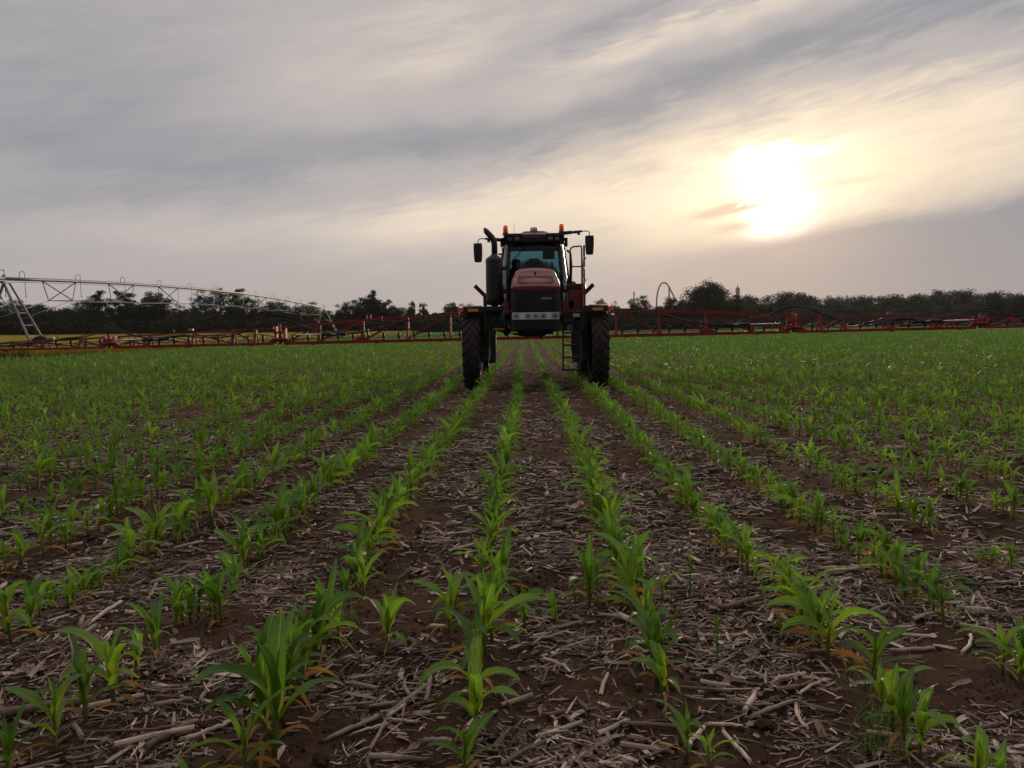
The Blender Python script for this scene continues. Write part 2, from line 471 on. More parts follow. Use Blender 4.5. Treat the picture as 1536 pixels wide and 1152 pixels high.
def grid_quads(n, r, c):
    """quads for n grids of r x c vertices"""
    i, j = np.meshgrid(np.arange(r - 1), np.arange(c - 1), indexing='ij')
    q = np.stack([i * c + j, i * c + j + 1, (i + 1) * c + j + 1, (i + 1) * c + j], -1).reshape(-1, 4)
    return (np.arange(n)[:, None, None] * (r * c) + q[None]).reshape(-1, 4)

def blades(bag, base, az, el0, el1, L, Wd, rings, cols, mi, rng, fold=0.35, twist=None, power=1.3, wave=0.0, base_w=0.3, uniform_w=False, curl=0.25):
    n = len(L)
    t = np.linspace(0, 1, rings)
    tm = (t[1:] + t[:-1]) / 2
    def ang(tt): return el0[:, None] + (el1 - el0)[:, None] * tt[None] ** power
    e = ang(tm)
    step = (L / (rings - 1))[:, None]
    hz = np.concatenate([np.zeros((n, 1)), np.cumsum(np.cos(e) * step, 1)], 1)
    vz = np.concatenate([np.zeros((n, 1)), np.cumsum(np.sin(e) * step, 1)], 1)
    daz = (rng.normal(0, curl, n))[:, None] * t[None]
    ca, sa = np.cos(az[:, None] + daz), np.sin(az[:, None] + daz)
    path = np.stack([base[:, 0, None] + hz * ca, base[:, 1, None] + hz * sa, base[:, 2, None] + vz], -1)
    et = ang(t)
    tang = np.stack([np.cos(et) * ca, np.cos(et) * sa, np.sin(et)], -1)
    side = np.stack([-sa, ca, np.zeros_like(ca)], -1)
    nor = np.cross(side, tang)
    nor = -nor
    if twist is None: twist = rng.normal(0, 0.5, n)
    tw = twist[:, None] * t[None] + rng.normal(0, 0.15, n)[:, None]
    cs, sn = np.cos(tw)[..., None], np.sin(tw)[..., None]
    s2 = side * cs + nor * sn
    n2 = nor * cs - side * sn
    if uniform_w: wp = np.interp(t, [0, 0.6, 1], [0.8, 1, 0.45])
    else: wp = np.maximum(base_w * (1 - t) ** 2, 0) + np.clip(np.sin(PI * np.clip(t, 0, 1) ** 0.85), 0, 1) ** 0.62
    wp = np.clip(wp, 0.03, 1.0)
    w = 0.5 * Wd[:, None] * wp[None]
    if cols == 2: cc = np.array([-1, 1.0])
    else: cc = np.linspace(-1, 1, cols)
    off = s2[:, :, None, :] * (cc[None, None, :, None] * w[:, :, None, None])
    off = off + n2[:, :, None, :] * (np.abs(cc)[None, None, :, None] * w[:, :, None, None] * fold)
    if wave:
        wv = np.sin(t[None, :, None] * 14 + rng.random(n)[:, None, None] * 6 + cc[None, None, :] * 1.5) * wave * np.abs(cc)[None, None, :]
        off = off + n2[:, :, None, :] * (wv[..., None] * w[:, :, None, None] * 2)
    V = path[:, :, None, :] + off
    al = np.broadcast_to(t[None, :, None], (n, rings, cols))
    ac = np.broadcast_to(np.abs(cc)[None, None, :], (n, rings, cols))
    q = grid_quads(n, rings, cols)
    if not np.isscalar(mi): mi = np.repeat(mi, (rings - 1) * (cols - 1))
    bag.put(V, q, mi, al, ac)

def tubes_np(bag, p0, p1, r0, r1, sides, mi, a0=0.0, a1=1.0):
    """n straight tapering tubes"""
    n = len(p0)
    d = p1 - p0; L = np.linalg.norm(d, axis=1, keepdims=True); d = d / np.maximum(L, 1e-6)
    ref = np.where(np.abs(d[:, 2:3]) > 0.9, np.array([[1.0, 0, 0]]), np.array([[0, 0, 1.0]]))
    u = np.cross(d, ref); u /= np.linalg.norm(u, axis=1, keepdims=True)
    v = np.cross(d, u)
    th = np.linspace(0, 2 * PI, sides + 1)
    ring = (np.cos(th)[None, :, None] * u[:, None] + np.sin(th)[None, :, None] * v[:, None])
    A_ = p0[:, None] + ring * r0[:, None, None]; B_ = p1[:, None] + ring * r1[:, None, None]
    V = np.stack([A_, B_], 1)
    al = np.broadcast_to(np.array([a0, a1])[None, :, None], (n, 2, sides + 1))
    bag.put(V, grid_quads(n, 2, sides + 1), mi, al)

# ------------------------------------------------------------------ ground sheet (one sheet to the horizon)
def graded(lo, hi, step, growth, centre=0.0, maxstep=250):
    out = [centre]; s = step; x = centre
    while x < hi:
        if x > 3.2: s = min(s * growth, maxstep)
        x += s; out.append(x)
    neg = []; s = step; x = centre
    while x > lo:
        if x < -3.2: s = min(s * growth, maxstep)
        x -= s; neg.append(x)
    return np.array(neg[::-1] + out)
xs = graded(-3200, 3200, 0.022, 1.035)
ys = [1.0]; s_ = 0.018
while ys[-1] < 3400:
    if ys[-1] > 4.5: s_ = min(s_ * 1.022, 200)
    ys.append(ys[-1] + s_)
ys = np.array([-60, -20, -6, -2, 0.0, 0.5] + ys)
GX, GY = np.meshgrid(xs, ys, indexing='xy')
GZ = gz(GX, GY)
V = np.stack([GX, GY, GZ], -1).reshape(-1, 3)
gme = quad_mesh('field', V, grid_quads(1, len(ys), len(xs)), None, [M['soil']], True)
fo = bpy.data.objects.new('field_ground', gme); COL.objects.link(fo)
tag(fo, 'brown field soil sown with rows of corn', None, None, 'structure')

# ------------------------------------------------------------------ corn plants
PL_H = 0.40
def corn_leaves(bag_g, bag_d, bag_s, base, S, phi, rng, lod, midx_g=None):
    """adds leaves for n plants; green, dry and stalk bags may be the same bag with different material ids"""
    n = len(S)
    def B(h): 
        b = base.copy(); b[:, 2] += h * S; return b
    J = lambda s: rng.normal(0, s, n)
    U = lambda a, b: rng.uniform(a, b, n)
    G = rng.integers(0, 2, n) if midx_g is None else np.full(n, midx_g)
    if lod > 0: G = (rng.random(n) < (0.62 if lod == 1 else 0.85)).astype(int)  # darker leaf share rises with distance, standing in for shade between plants
    if lod == 0: rings, cols, wv = 11, 5, 0.10
    elif lod == 1: rings, cols, wv = 5, 3, 0.0
    else: rings, cols, wv = 3, 2, 0.0
    gi = lambda: G
    # withered
    nd = 3 if lod == 0 else (2 if lod == 1 else 1)
    for k in range(nd):
        keep = rng.random(n) < (0.75, 0.55, 0.25)[k]
        if not keep.any(): continue
        b = B(0.03 + 0.025 * k)[keep]; 
        blades(bag_d, b, (phi + PI * k + J(0.6))[keep], np.clip(U(0.5, 1.1), 0, 1.3)[keep], U(-1.5, -0.5)[keep], (S * U(0.12, 0.23))[keep],
               (S * U(0.013, 0.025))[keep] * (1.6 if lod == 2 else 1), max(rings - 3, 3), min(cols, 3), 2, rng, 0.5, rng.normal(0, 1.3, keep.sum()), 1.0, wv)
    spec = [(0.07, 1.05, (-1.3, -0.4), (0.20, 0.30), (0.022, 0.032)),
            (0.10, 1.15, (-1.3, -0.1), (0.24, 0.36), (0.028, 0.042)),
            (0.12, 1.27, (-1.2, 0.5), (0.26, 0.37), (0.034, 0.050)),
            (0.14, 1.36, (-0.7, 1.0), (0.23, 0.33), (0.034, 0.052)),
            (0.15, 1.46, (0.6, 1.40), (0.19, 0.28), (0.028, 0.044))]
    if lod == 0: spec.append((0.16, 1.50, (1.2, 1.5), (0.13, 0.20), (0.014, 0.022)))
    if lod >= 2: spec = spec[1:]
    for k, (h, e0, e1, Lr, Wr) in enumerate(spec):
        b = B(h)
        az = phi + PI * (k % 2) + J(0.45)
        blades(bag_g, b, az, np.clip(e0 + J(0.10), 0.4, 1.53), U(*e1), S * U(*Lr), S * U(*Wr) * (1.35 if lod == 2 else 1.15), rings, cols, G, rng,
               0.45, J(0.7), 1.6 if k > 1 else 1.2, wv, 0.42)
    if lod <= 1:
        p0 = base.copy(); p0[:, 2] -= 0.03; p1 = B(0.10); p2 = B(0.19)
        sides = 8 if lod == 0 else 4
        lean = np.stack([J(0.012), J(0.012), np.zeros(n)], -1) * 0
        tubes_np(bag_s, p0, p1 + lean, S * 0.0085, S * 0.0095, sides, 3, 0.0, 0.5)
        tubes_np(bag_s, p1 + lean, p2 + lean, S * 0.0095, S * 0.006, sides, 3, 0.5, 1.0)

# individual plants seen near the camera: base pixel, top pixel row of the photograph
near = [(18,978,866),(45,957,866),(76,926,871),(104,921,874),(128,902,845),(152,889,835),(172,881,838),(194,863,815),
 (275,947,872),(297,936,855),(315,929,862),(334,942,855),(355,889,828),(233,1002,913),(203,1028,940),(172,1067,929),
 (130,1091,976),(83,1133,1007),(12,1168,1075),(368,1172,1036),(285,1215,1133),(398,1120,890),(412,1138,935),
 (443,1049,929),(424,1068,950),(463,1023,905),(486,997,871),(508,972,880),(523,915,848),(545,900,828),(581,984,876),
 (673,955,853),(684,925,850),(730,945,862),(722,1002,850),(738,972,868),(787,939,858),(748,905,815),(757,885,800),
 (712,1075,944),(716,1112,990),(696,1164,1070),
 (835,931,866),(884,912,806),(942,918,803),(925,890,806),(962,905,815),(994,910,868),(978,1007,887),(984,1030,925),(994,1055,963),
 (1031,1143,1060),(1065,1168,1112),(1177,913,838),(1201,963,850),(1217,978,880),(1241,1005,876),(1160,895,826),
 (1323,876,808),(1359,908,850),(1393,921,845),(1415,950,871),(1375,898,830),(1503,1018,931),(1537,1007,935),(1528,1035,950),
 (1310,1030,939),(1339,1104,992),(1378,1146,1023),(1464,1195,1096),(1502,1200,1130),(1516,863,815),(1345,890,822),
 (746,893,835),(752,880,822),(735,925,850),(726,985,880),(719,1040,905),(541,880,815),(536,892,820),(947,935,845),(955,888,800),(968,960,860),(988,1030,920),
 (1190,925,850),(1210,950,862),(1228,990,880),(1183,903,830),(1400,935,862),(1372,912,850),(1340,880,812),(60,940,868),(110,912,850),(140,893,845),(180,873,815),
 (263,955,885),(286,942,865),(324,935,850),(345,897,835),(408,1100,925),(432,1058,935),(452,1035,915),(475,1008,890),(1325,1070,985),(1355,1120,1010)]
rng = np.random.default_rng(11)
plants = []        # x, y, height, row
def row_of(x): return int(round((x - ROW0) / ROWS_SP))
for (px, py, ty) in near:
    x, y = ground(px, py)
    t = at(px, ty, y)
    H = max(0.2, min(0.52, t.z + 0.02))
    plants.append((x, y, H))
# procedural continuation of the rows
TYRES = [(0.24 + sx * 1.52, 19.5 + yy) for sx in (-1, 1) for yy in (0.0, 4.3)]
def in_tyre(x, y):
    for tx, ty in TYRES:
        if abs(x - tx) < 0.28 and abs(y - ty) < 0.45: return True
    return False
y_start = {}
for x, y, H in plants:
    r = row_of(x); y_start[r] = max(y_start.get(r, 0), y)
mass = []
for r in range(-75, 78):
    X0 = ROW0 + r * ROWS_SP
    y0 = y_start.get(r, 0)
    ymin = max(1.2, abs(X0) / 1.1 - 1.5)
    y = max(y0 + 0.14, ymin)
    wob = rng.random() * 10
    while y < 88:
        x = X0 + rng.normal(0, 0.022) + 0.035 * math.sin(y * 0.35 + wob)
        gap = vnoise(np.array([x * 0.9 + 40]), np.array([y * 0.55]))[0]
        if not in_tyre(x, y) and (gap > -0.44 or abs(r) < 4) and rng.random() > 0.04:
            vig = 1.0 + 0.35 * vnoise(np.array([x * 0.5]), np.array([y * 0.35 + 11]))[0]
            H = float(np.clip(rng.normal(0.290, 0.06) * vig, 0.13, 0.46))
            if x < -18: H *= 1.0
            if not (x < -24.3 and y > 39.5): mass.append((x, y, H))
        y += max(0.045, rng.normal(0.128, 0.045))
mass.sort(key=lambda p: p[0] ** 2 + p[1] ** 2)
in_view = lambda p: abs(p[0] / p[1] + 0.017) < 0.655
nn = 0
rest = []
for p in mass:
    if len(plants) < 300 and in_view(p): plants.append(p)
    else: rest.append(p)

NV = 16
variants = []
for k in range(NV):
    r_ = np.random.default_rng(100 + k)
    bg_, bd_, bs_ = Bag(), Bag(), Bag()
    base = np.zeros((1, 3)); S = np.array([1.0]); phi = np.array([0.0])
    corn_leaves(bg_, bd_, bs_, base, S, phi, r_, 0)
    variants.append((bs_.mesh('corn_stalk', [M['leaf'], M['leaf2'], M['dry'], M['stalk']], True),
                     bg_.mesh('corn_foliage', [M['leaf'], M['leaf2'], M['dry'], M['stalk']], True),
                     bd_.mesh('corn_withered', [M['leaf'], M['leaf2'], M['dry'], M['stalk']], True) if bd_.v else None))
ONES = ['', 'first', 'second', 'third', 'fourth', 'fifth', 'sixth', 'seventh', 'eighth', 'ninth', 'tenth', 'eleventh', 'twelfth', 'thirteenth',
        'fourteenth', 'fifteenth', 'sixteenth', 'seventeenth', 'eighteenth', 'nineteenth']
TENS = {2: 'twent', 3: 'thirt', 4: 'fort', 5: 'fift', 6: 'sixt', 7: 'sevent', 8: 'eight', 9: 'ninet'}
def ordinal(n):
    if n < 20: return ONES[n]
    t, o = divmod(n, 10)
    return TENS[t] + ('ieth' if o == 0 else 'y-' + ONES[o])
def row_name(r):
    if r <= 0: return '%s row left of centre' % ordinal(1 - r)
    return '%s row right of centre' % ordinal(r)
rows = {}
for i, (x, y, H) in enumerate(plants): rows.setdefault(row_of(x), []).append((y, i))
rank = {}
for r in rows:
    rows[r].sort()
    for k, (y, i) in enumerate(rows[r]): rank[i] = (r, k + 1)
rr = random.Random(4)
for i, (x, y, H) in enumerate(plants):
    vi = rr.randrange(NV)
    st, gr, dr = variants[vi]
    z = float(gz(np.array([x]), np.array([y]))[0])
    root = empty('corn_plant', (x, y, z - 0.005), 0)
    root.rotation_euler = (rr.gauss(0, 0.05), rr.gauss(0, 0.05), rr.random() * 2 * PI)
    s = H / PL_H
    root.scale = (s * rr.uniform(0.95, 1.12) * (0.82 if H > 0.44 else 1.0),) * 2 + (s,)
    r, k = rank[i]
    look = 'tall' if H > 0.42 else ('small' if H < 0.26 else 'young')
    tag(root, '%s green corn plant, %s from the front in %s' % (look, ordinal(k), row_name(r)), 'corn plant', 'young corn plants in rows')
    for nm, me in (('stalk', st), ('foliage', gr), ('withered_leaves', dr)):
        if me is None: continue
        c = bpy.data.objects.new(nm, me); COL.objects.link(c); c.parent = root

# the rest of the crop as one mass
bag = Bag()
rest = np.array(rest)
dist = np.hypot(rest[:, 0], rest[:, 1])
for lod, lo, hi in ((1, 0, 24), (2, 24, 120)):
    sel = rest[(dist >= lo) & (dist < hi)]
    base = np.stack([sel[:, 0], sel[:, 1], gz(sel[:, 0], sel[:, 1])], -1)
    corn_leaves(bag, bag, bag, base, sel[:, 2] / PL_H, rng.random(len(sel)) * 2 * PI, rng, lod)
# far tufts
fx, fy = [], []
for r in range(-330, 330):
    X0 = ROW0 + r * ROWS_SP
    y0 = max(86, abs(X0) / 0.70)
    if y0 > 290: continue
    yy = np.arange(y0, 290, 1.0); 
    yy = y0 + np.cumsum(rng.uniform(0.25, 0.55, int((290 - y0) / 0.4)) * (1 + (np.linspace(y0, 290, int((290 - y0) / 0.4)) - 86) / 160))
    yy = yy[yy < 290]
    xx = X0 + rng.normal(0, 0.1, len(yy))
    k = ~((xx < -24.3))
    fx.append(xx[k]); fy.append(yy[k])
fx = np.concatenate(fx); fy = np.concatenate(fy)
print('near', len(plants), 'rest', len(rest), 'far', len(fx))
nF = len(fx)
base = np.stack([fx, fy, gz(fx, fy)], -1)
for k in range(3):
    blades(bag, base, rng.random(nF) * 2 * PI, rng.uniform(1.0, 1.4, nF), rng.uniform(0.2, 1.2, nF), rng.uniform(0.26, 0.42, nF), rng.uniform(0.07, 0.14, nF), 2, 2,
           (rng.random(nF) < 0.93).astype(int), rng, uniform_w=True)  # nearly all the darker green: canopy shade put into the leaf colour
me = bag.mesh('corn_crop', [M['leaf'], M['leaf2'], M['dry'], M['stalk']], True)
co = bpy.data.objects.new('corn_crop', me); COL.objects.link(co)
tag(co, 'green rows of young corn filling the field to the trees', 'corn crop', None, 'stuff')

# ripe grass strip on the left
bag = Bag()
nW = 130000
yw = 40 + (rng.random(nW) ** 1.6) * 150
xw = -25.0 - rng.random(nW) ** 1.2 * (0.75 * yw - 22)
edge_fade = rng.random(nW) < np.clip((yw - 39) / 6 + 0.2, 0, 1)
xw = xw[edge_fade]; yw = yw[edge_fade]; nW = len(xw)
base = np.stack([xw, yw, gz(xw, yw)], -1)
blades(bag, base, rng.random(nW) * 2 * PI, rng.uniform(1.2, 1.5, nW), rng.uniform(0.6, 1.3, nW), rng.uniform(0.45, 0.85, nW), rng.uniform(0.03, 0.08, nW), 2, 2, 0, rng, uniform_w=True)
me = bag.mesh('ripe_grass', [M['wheat']], False)
wo_ = bpy.data.objects.new('ripe_grass', me); COL.objects.link(wo_)
tag(wo_, 'strip of ripe yellow grass between the corn and the trees', 'grass', None, 'stuff')

# ------------------------------------------------------------------ crop residue
def residue(n, ylo, yhi, Lr, Wr, seed, stack=0.02, hard=True, power=1.0):
    r = np.random.default_rng(seed)
    N = int(n * 2.4)
    y = ylo + (yhi - ylo) * r.random(N) ** power
    x = (r.random(N) * 2 - 1) * (0.80 * y + 1.5)
    row_ph = np.abs(((x - ROW0) / ROWS_SP + 0.5) % 1.0 - 0.5) * 2     # 0 on a row, 1 between
    dn = vnoise(x * 1.1 + 90, y * 1.5 + 20) + 0.5 * vnoise(x * 3.1, y * 4.0 + 60) + 0.30 * (row_ph - 0.35)
    keep = r.random(N) < np.clip(0.52 + dn * 1.9, 0.06, 1)
    x, y, dn = x[keep][:n], y[keep][:n], dn[keep][:n]
    return x, y, dn, r
def add_flat(bag, n, ylo, yhi, Lr, Wr, seed, stack=0.02, power=1.0, rings=4):
    x, y, dn, r = residue(n, ylo, yhi, Lr, Wr, seed, power=power)
    n = len(x)
    z = gz(x, y) + r.random(n) * stack * np.clip(0.5 + dn * 2, 0.2, 1.6) + 0.002
    L = r.uniform(*Lr, n) * r.uniform(0.35, 1.4, n); Wd = r.uniform(*Wr, n) * r.choice([0.45, 0.8, 1.0, 1.7], n)
    patch = vnoise(x * 2.1 + 31, y * 2.1 + 8) * 5
    az = np.where(r.random(n) < 0.5, patch + r.normal(0.15, 0.45, n), r.random(n) * 2 * PI)
    el = r.normal(0.02, 0.14, n)
    mi = r.choice(4, n, p=[0.15, 0.29, 0.32, 0.24])
    blades(bag, np.stack([x, y, z], -1), az, el, el + r.normal(-0.06, 0.12, n), L, Wd, rings, 3, mi, r, 0.35, r.normal(0, 0.5, n), 1.0, uniform_w=True, curl=0.06)
def add_sticks(bag, n, ylo, yhi, Lr, Rr, seed, stack=0.02, power=1.0, sides=6):
    x, y, dn, r = residue(n, ylo, yhi, Lr, Rr, seed, power=power)
    n = len(x)
    L = r.uniform(*Lr, n) * r.uniform(0.5, 1.2, n); rad = r.uniform(*Rr, n)
    az = np.where(r.random(n) < 0.5, r.normal(0.15, 0.45, n), r.random(n) * 2 * PI)
    dxy = np.stack([np.cos(az), np.sin(az)], -1) * L[:, None] / 2
    z = gz(x, y) + rad + r.random(n) * stack * np.clip(0.5 + dn * 2, 0.2, 1.6)
    tilt = r.normal(0, 0.07, n) * L
    p0 = np.stack([x - dxy[:, 0], y - dxy[:, 1], z - tilt / 2], -1); p1 = np.stack([x + dxy[:, 0], y + dxy[:, 1], z + tilt / 2], -1)
    mi = r.choice(4, n, p=[0.26, 0.38, 0.24, 0.12])
    mid = (p0 + p1) / 2 + r.normal(0, 0.0025, (n, 3))
    tubes_np(bag, p0, mid, rad, rad * 0.95, sides, np.repeat(mi, sides))
    tubes_np(bag, mid, p1, rad * 0.95, rad * 0.85, sides, np.repeat(mi, sides))
bag = Bag()
add_flat(bag, 13000, 1.3, 4.6, (0.008, 0.035), (0.002, 0.009), 20, 0.012, rings=2)
add_flat(bag, 26000, 1.3, 5.5, (0.03, 0.13), (0.004, 0.018), 21, 0.020)
add_sticks(bag, 12000, 1.3, 5.5, (0.02, 0.13), (0.001, 0.004), 22, 0.025)
add_sticks(bag, 800, 1.3, 6.5, (0.06, 0.24), (0.006, 0.012), 23, 0.02, sides=8)
add_flat(bag, 34000, 5.2, 13, (0.04, 0.15), (0.008, 0.024), 24, 0.025, 0.8, 3)
add_sticks(bag, 12000, 5.2, 13, (0.05, 0.22), (0.003, 0.009), 25, 0.02, 0.8, 4)
add_flat(bag, 40000, 12.5, 34, (0.07, 0.22), (0.016, 0.045), 26, 0.03, 0.8, 2)
me = bag.mesh('crop_residue', [M['straw1'], M['straw2'], M['straw3'], M['straw4']], False)
ro = bpy.data.objects.new('crop_residue', me); COL.objects.link(ro)
tag(ro, 'litter of chopped dry corn stalks and husks on the soil', 'crop residue', None, 'stuff')

# crumbs of soil
def crumbs(n, ylo, yhi, r0, r1, seed):
    r = np.random.default_rng(seed)
    y = ylo + (yhi - ylo) * r.random(n) ** 0.9; x = (r.random(n) * 2 - 1) * (0.80 * y + 1.0)
    k = vnoise(x * 2.3 + 15, y * 2.3 + 70) + r.normal(0, .2, n) > -0.02
    x, y = x[k], y[k]; n = len(x)
    R_ = r.uniform(r0, r1, n) * r.choice([.5, .7, 1, 1.5], n)
    th = np.linspace(0, 2 * PI, 7)[None, None, :]; ph_ = np.array([-1.2, -.45, .4, 1.25])[None, :, None]
    rr0 = R_[:, None, None] * (1 + r.normal(0, .16, (n, 4, 7))); rr0[:, :, 6] = rr0[:, :, 0]
    V = np.stack([x[:, None, None] + rr0 * np.cos(ph_) * np.cos(th), y[:, None, None] + rr0 * np.cos(ph_) * np.sin(th),
                  (gz(x, y) + R_ * .25)[:, None, None] + rr0 * .8 * np.sin(ph_) + 0 * th], -1)
    cb.put(V, grid_quads(n, 4, 7), 0)
cb = Bag()
crumbs(14000, 1.3, 5.0, .003, .010, 61); crumbs(9000, 4.5, 11, .006, .016, 62)
o = bpy.data.objects.new('soil_crumbs', cb.mesh('soil_crumbs', [M['soil']], True)); COL.objects.link(o)
tag(o, 'loose dark crumbs of soil scattered over the bare ground', 'soil', None, 'stuff')

# ------------------------------------------------------------------ mesh builder for hard things
class MB:
    def __init__(s): s.bm = bmesh.new(); s.mi = 0
    def mat(s, i): s.mi = i; return s
    def _fin(s, faces):
        for f in faces: f.material_index = s.mi
    def box(s, c, size, rot=None, bevel=0.0, taper=None):
        """box centred at c; taper=(sx, sy) scales the top face"""
        vs = []
        for z in (-.5, .5):
            for (x, y) in ((-.5, -.5), (.5, -.5), (.5, .5), (-.5, .5)):
                k = taper if (taper and z > 0) else (1, 1)
                vs.append(Vector((x * size[0] * k[0], y * size[1] * k[1], z * size[2])))
        if rot is not None: vs = [rot @ v for v in vs]
        bv = [s.bm.verts.new(v + Vector(c)) for v in vs]
        F = [(3, 2, 1, 0), (4, 5, 6, 7), (0, 1, 5, 4), (1, 2, 6, 5), (2, 3, 7, 6), (3, 0, 4, 7)]
        fs = [s.bm.faces.new([bv[i] for i in f]) for f in F]
        s._fin(fs)
        if bevel:
            es = list({e for f in fs for e in f.edges})
            r = bmesh.ops.bevel(s.bm, geom=es, offset=bevel, segments=2, profile=0.6, affect='EDGES')
            s._fin(r['faces'])
        return s
    def tube(s, pts, r, n=8, caps=True):
        pts = [Vector(p) for p in pts]
        rs = r if isinstance(r, (list, tuple)) else [r] * len(pts)
        rings = []
        prev = None
        for i, p in enumerate(pts):
            if i == 0: d = pts[1] - pts[0]
            elif i == len(pts) - 1: d = pts[-1] - pts[-2]
            else: d = (pts[i + 1] - p).normalized() + (p - pts[i - 1]).normalized()
            d.normalize()
            if prev is None:
                ref = Vector((0, 0, 1)) if abs(d.z) < 0.9 else Vector((1, 0, 0))
                u = d.cross(ref).normalized()
            else:
                u = (prev - d * prev.dot(d)).normalized()
            prev = u
            v = d.cross(u)
            rings.append([s.bm.verts.new(p + (u * math.cos(2 * PI * k / n) + v * math.sin(2 * PI * k / n)) * rs[i]) for k in range(n)])
        fs = []
        for a, b in zip(rings, rings[1:]):
            for k in range(n):
                f = s.bm.faces.new((a[k], a[(k + 1) % n], b[(k + 1) % n], b[k])); f.smooth = True; fs.append(f)
        if caps:
            fs.append(s.bm.faces.new(rings[0][::-1])); fs.append(s.bm.faces.new(rings[-1]))
        s._fin(fs)
        return s
    def bar(s, a, b, w, h=None, up_=(0, 0, 1)):
        """rectangular bar from a to b"""
        a, b = Vector(a), Vector(b); h = h or w
        d = (b - a).normalized(); u = Vector(up_)
        if abs(d.dot(u)) > 0.95: u = Vector((0, 1, 0))
        sd_ = d.cross(u).normalized(); uu = sd_.cross(d)
        vs = []
        for p in (a, b):
            for (i, j) in ((-1, -1), (1, -1), (1, 1), (-1, 1)): vs.append(s.bm.verts.new(p + sd_ * i * w / 2 + uu * j * h / 2))
        fs = [s.bm.faces.new([vs[i] for i in f]) for f in ((3, 2, 1, 0), (4, 5, 6, 7), (0, 1, 5, 4), (1, 2, 6, 5), (2, 3, 7, 6), (3, 0, 4, 7))]
        s._fin(fs)
        return s
    def lathe(s, prof, n=32, axis='Z', c=(0, 0, 0), smooth=True):
        """prof: list of (radius, height)"""
        rings = []
        for (r, h) in prof:
            ring = []
            for k in range(n):
                a = 2 * PI * k / n
                p = (r * math.cos(a), r * math.sin(a), h)
                if axis == 'X': p = (h, p[0], p[1])
                if axis == 'Y': p = (p[0], h, p[1])
                ring.append(s.bm.verts.new(Vector(p) + Vector(c)))
            rings.append(ring)
        fs = []
        for a, b in zip(rings, rings[1:]):
            for k in range(n):
                f = s.bm.faces.new((a[k], a[(k + 1) % n], b[(k + 1) % n], b[k])); f.smooth = smooth; fs.append(f)
        for ring, pr in ((rings[0], prof[0]), (rings[-1], prof[-1])):
            if pr[0] > 1e-4: fs.append(s.bm.faces.new(ring))
        s._fin(fs)
        return s
    def prism(s, poly, a, b):
        """poly: list of 3D points; extruded by vector from a to b offsets"""
        A_ = [s.bm.verts.new(Vector(p) + Vector(a)) for p in poly]; B_ = [s.bm.verts.new(Vector(p) + Vector(b)) for p in poly]
        n = len(poly)
        fs = [s.bm.faces.new(A_[::-1]), s.bm.faces.new(B_)]
        for k in range(n): fs.append(s.bm.faces.new((A_[k], A_[(k + 1) % n], B_[(k + 1) % n], B_[k])))
        s._fin(fs)
        return s
    def loft(s, sections, closed=False, cap=True, smooth=True):
        rings = [[s.bm.verts.new(Vector(p)) for p in sec] for sec in sections]
        n = len(rings[0]); fs = []
        for a, b in zip(rings, rings[1:]):
            for k in range(n if closed else n - 1):
                f = s.bm.faces.new((a[k], a[(k + 1) % n], b[(k + 1) % n], b[k])); f.smooth = smooth; fs.append(f)
        if cap:
            fs.append(s.bm.faces.new(rings[0][::-1])); fs.append(s.bm.faces.new(rings[-1]))
        s._fin(fs)
        return s
    def build(s, name, mats, parent=None, loc=None, bevel=0.0, smooth_angle=None):
        bmesh.ops.recalc_face_normals(s.bm, faces=s.bm.faces)
        me = bpy.data.meshes.new(name)
        s.bm.to_mesh(me); s.bm.free()
        for m_ in (mats if isinstance(mats, (list, tuple)) else [mats]): me.materials.append(m_)
        o = bpy.data.objects.new(name, me); COL.objects.link(o)
        if parent: o.parent = parent
        if loc: o.location = loc
        if bevel:
            md = o.modifiers.new('bevel', 'BEVEL'); md.width = bevel; md.segments = 2; md.limit_method = 'ANGLE'; md.angle_limit = R(40)
        return o

# ------------------------------------------------------------------ larger broken stalks lying on the ground
def crop_px(o, s, pts): return [(o[0] + x / s, o[1] + y / s) for x, y in pts]
segs = []
for o_, lst in (((0, 850), [((840,200),(895,90),24),((480,370),(690,225),22),((0,905),(550,815),52),((590,360),(860,352),16),((890,820),(1100,785),30),
        ((1060,1005),(1330,900),26),((835,1050),(1130,905),44),((1145,805),(1235,645),26),((1012,670),(1095,575),18),((300,300),(470,262),12),((430,965),(470,1030),30)]),
    ((400, 850), [((345,962),(640,848),26),((592,1018),(682,860),22),((912,790),(938,645),26),((700,868),(862,885),18),((772,1112),(955,1122),30),
        ((842,605),(900,688),20),((1312,702),(1388,800),20),((272,638),(488,560),18),((935,352),(1022,352),22),((430,798),(610,782),16),
        ((135,80),(285,45),18),((895,1012),(1040,1005),26),((700,850),(790,785),22),((575,1070),(598,1152),22),((490,935),(690,880),14)]),
    ((800, 850), [((205,1142),(478,958),26),((92,350),(278,315),20),((1070,282),(1290,230),34),((785,430),(935,475),30),((885,1040),(975,942),26),
        ((1005,930),(1200,940),20),((1208,860),(1268,745),30),((1245,868),(1478,792),24),((60,520),(190,570),24),((1085,975),(1240,1150),24),
        ((492,315),(578,362),34),((0,455),(100,385),18),((860,800),(1010,830),20)]),
    ((1136, 850), [((248,800),(462,850),24),((222,795),(282,930),22),((245,780),(408,692),18),((282,1058),(552,1022),18),((752,518),(1010,505),24),
        ((432,315),(552,270),30),((897,342),(1022,318),30),((1112,950),(1370,905),28),((1432,618),(1530,550),24),((1172,530),(1222,432),20),
        ((432,462),(486,430),24),((1322,122),(1530,118),16),((362,80),(532,58),16),((350,590),(430,672),16),((1060,880),(1200,925),22)])):
    for a, b, w in lst:
        segs.append((o_[0] + a[0] / 3.815, o_[1] + a[1] / 3.815, o_[0] + b[0] / 3.815, o_[1] + b[1] / 3.815, w / 3.815))
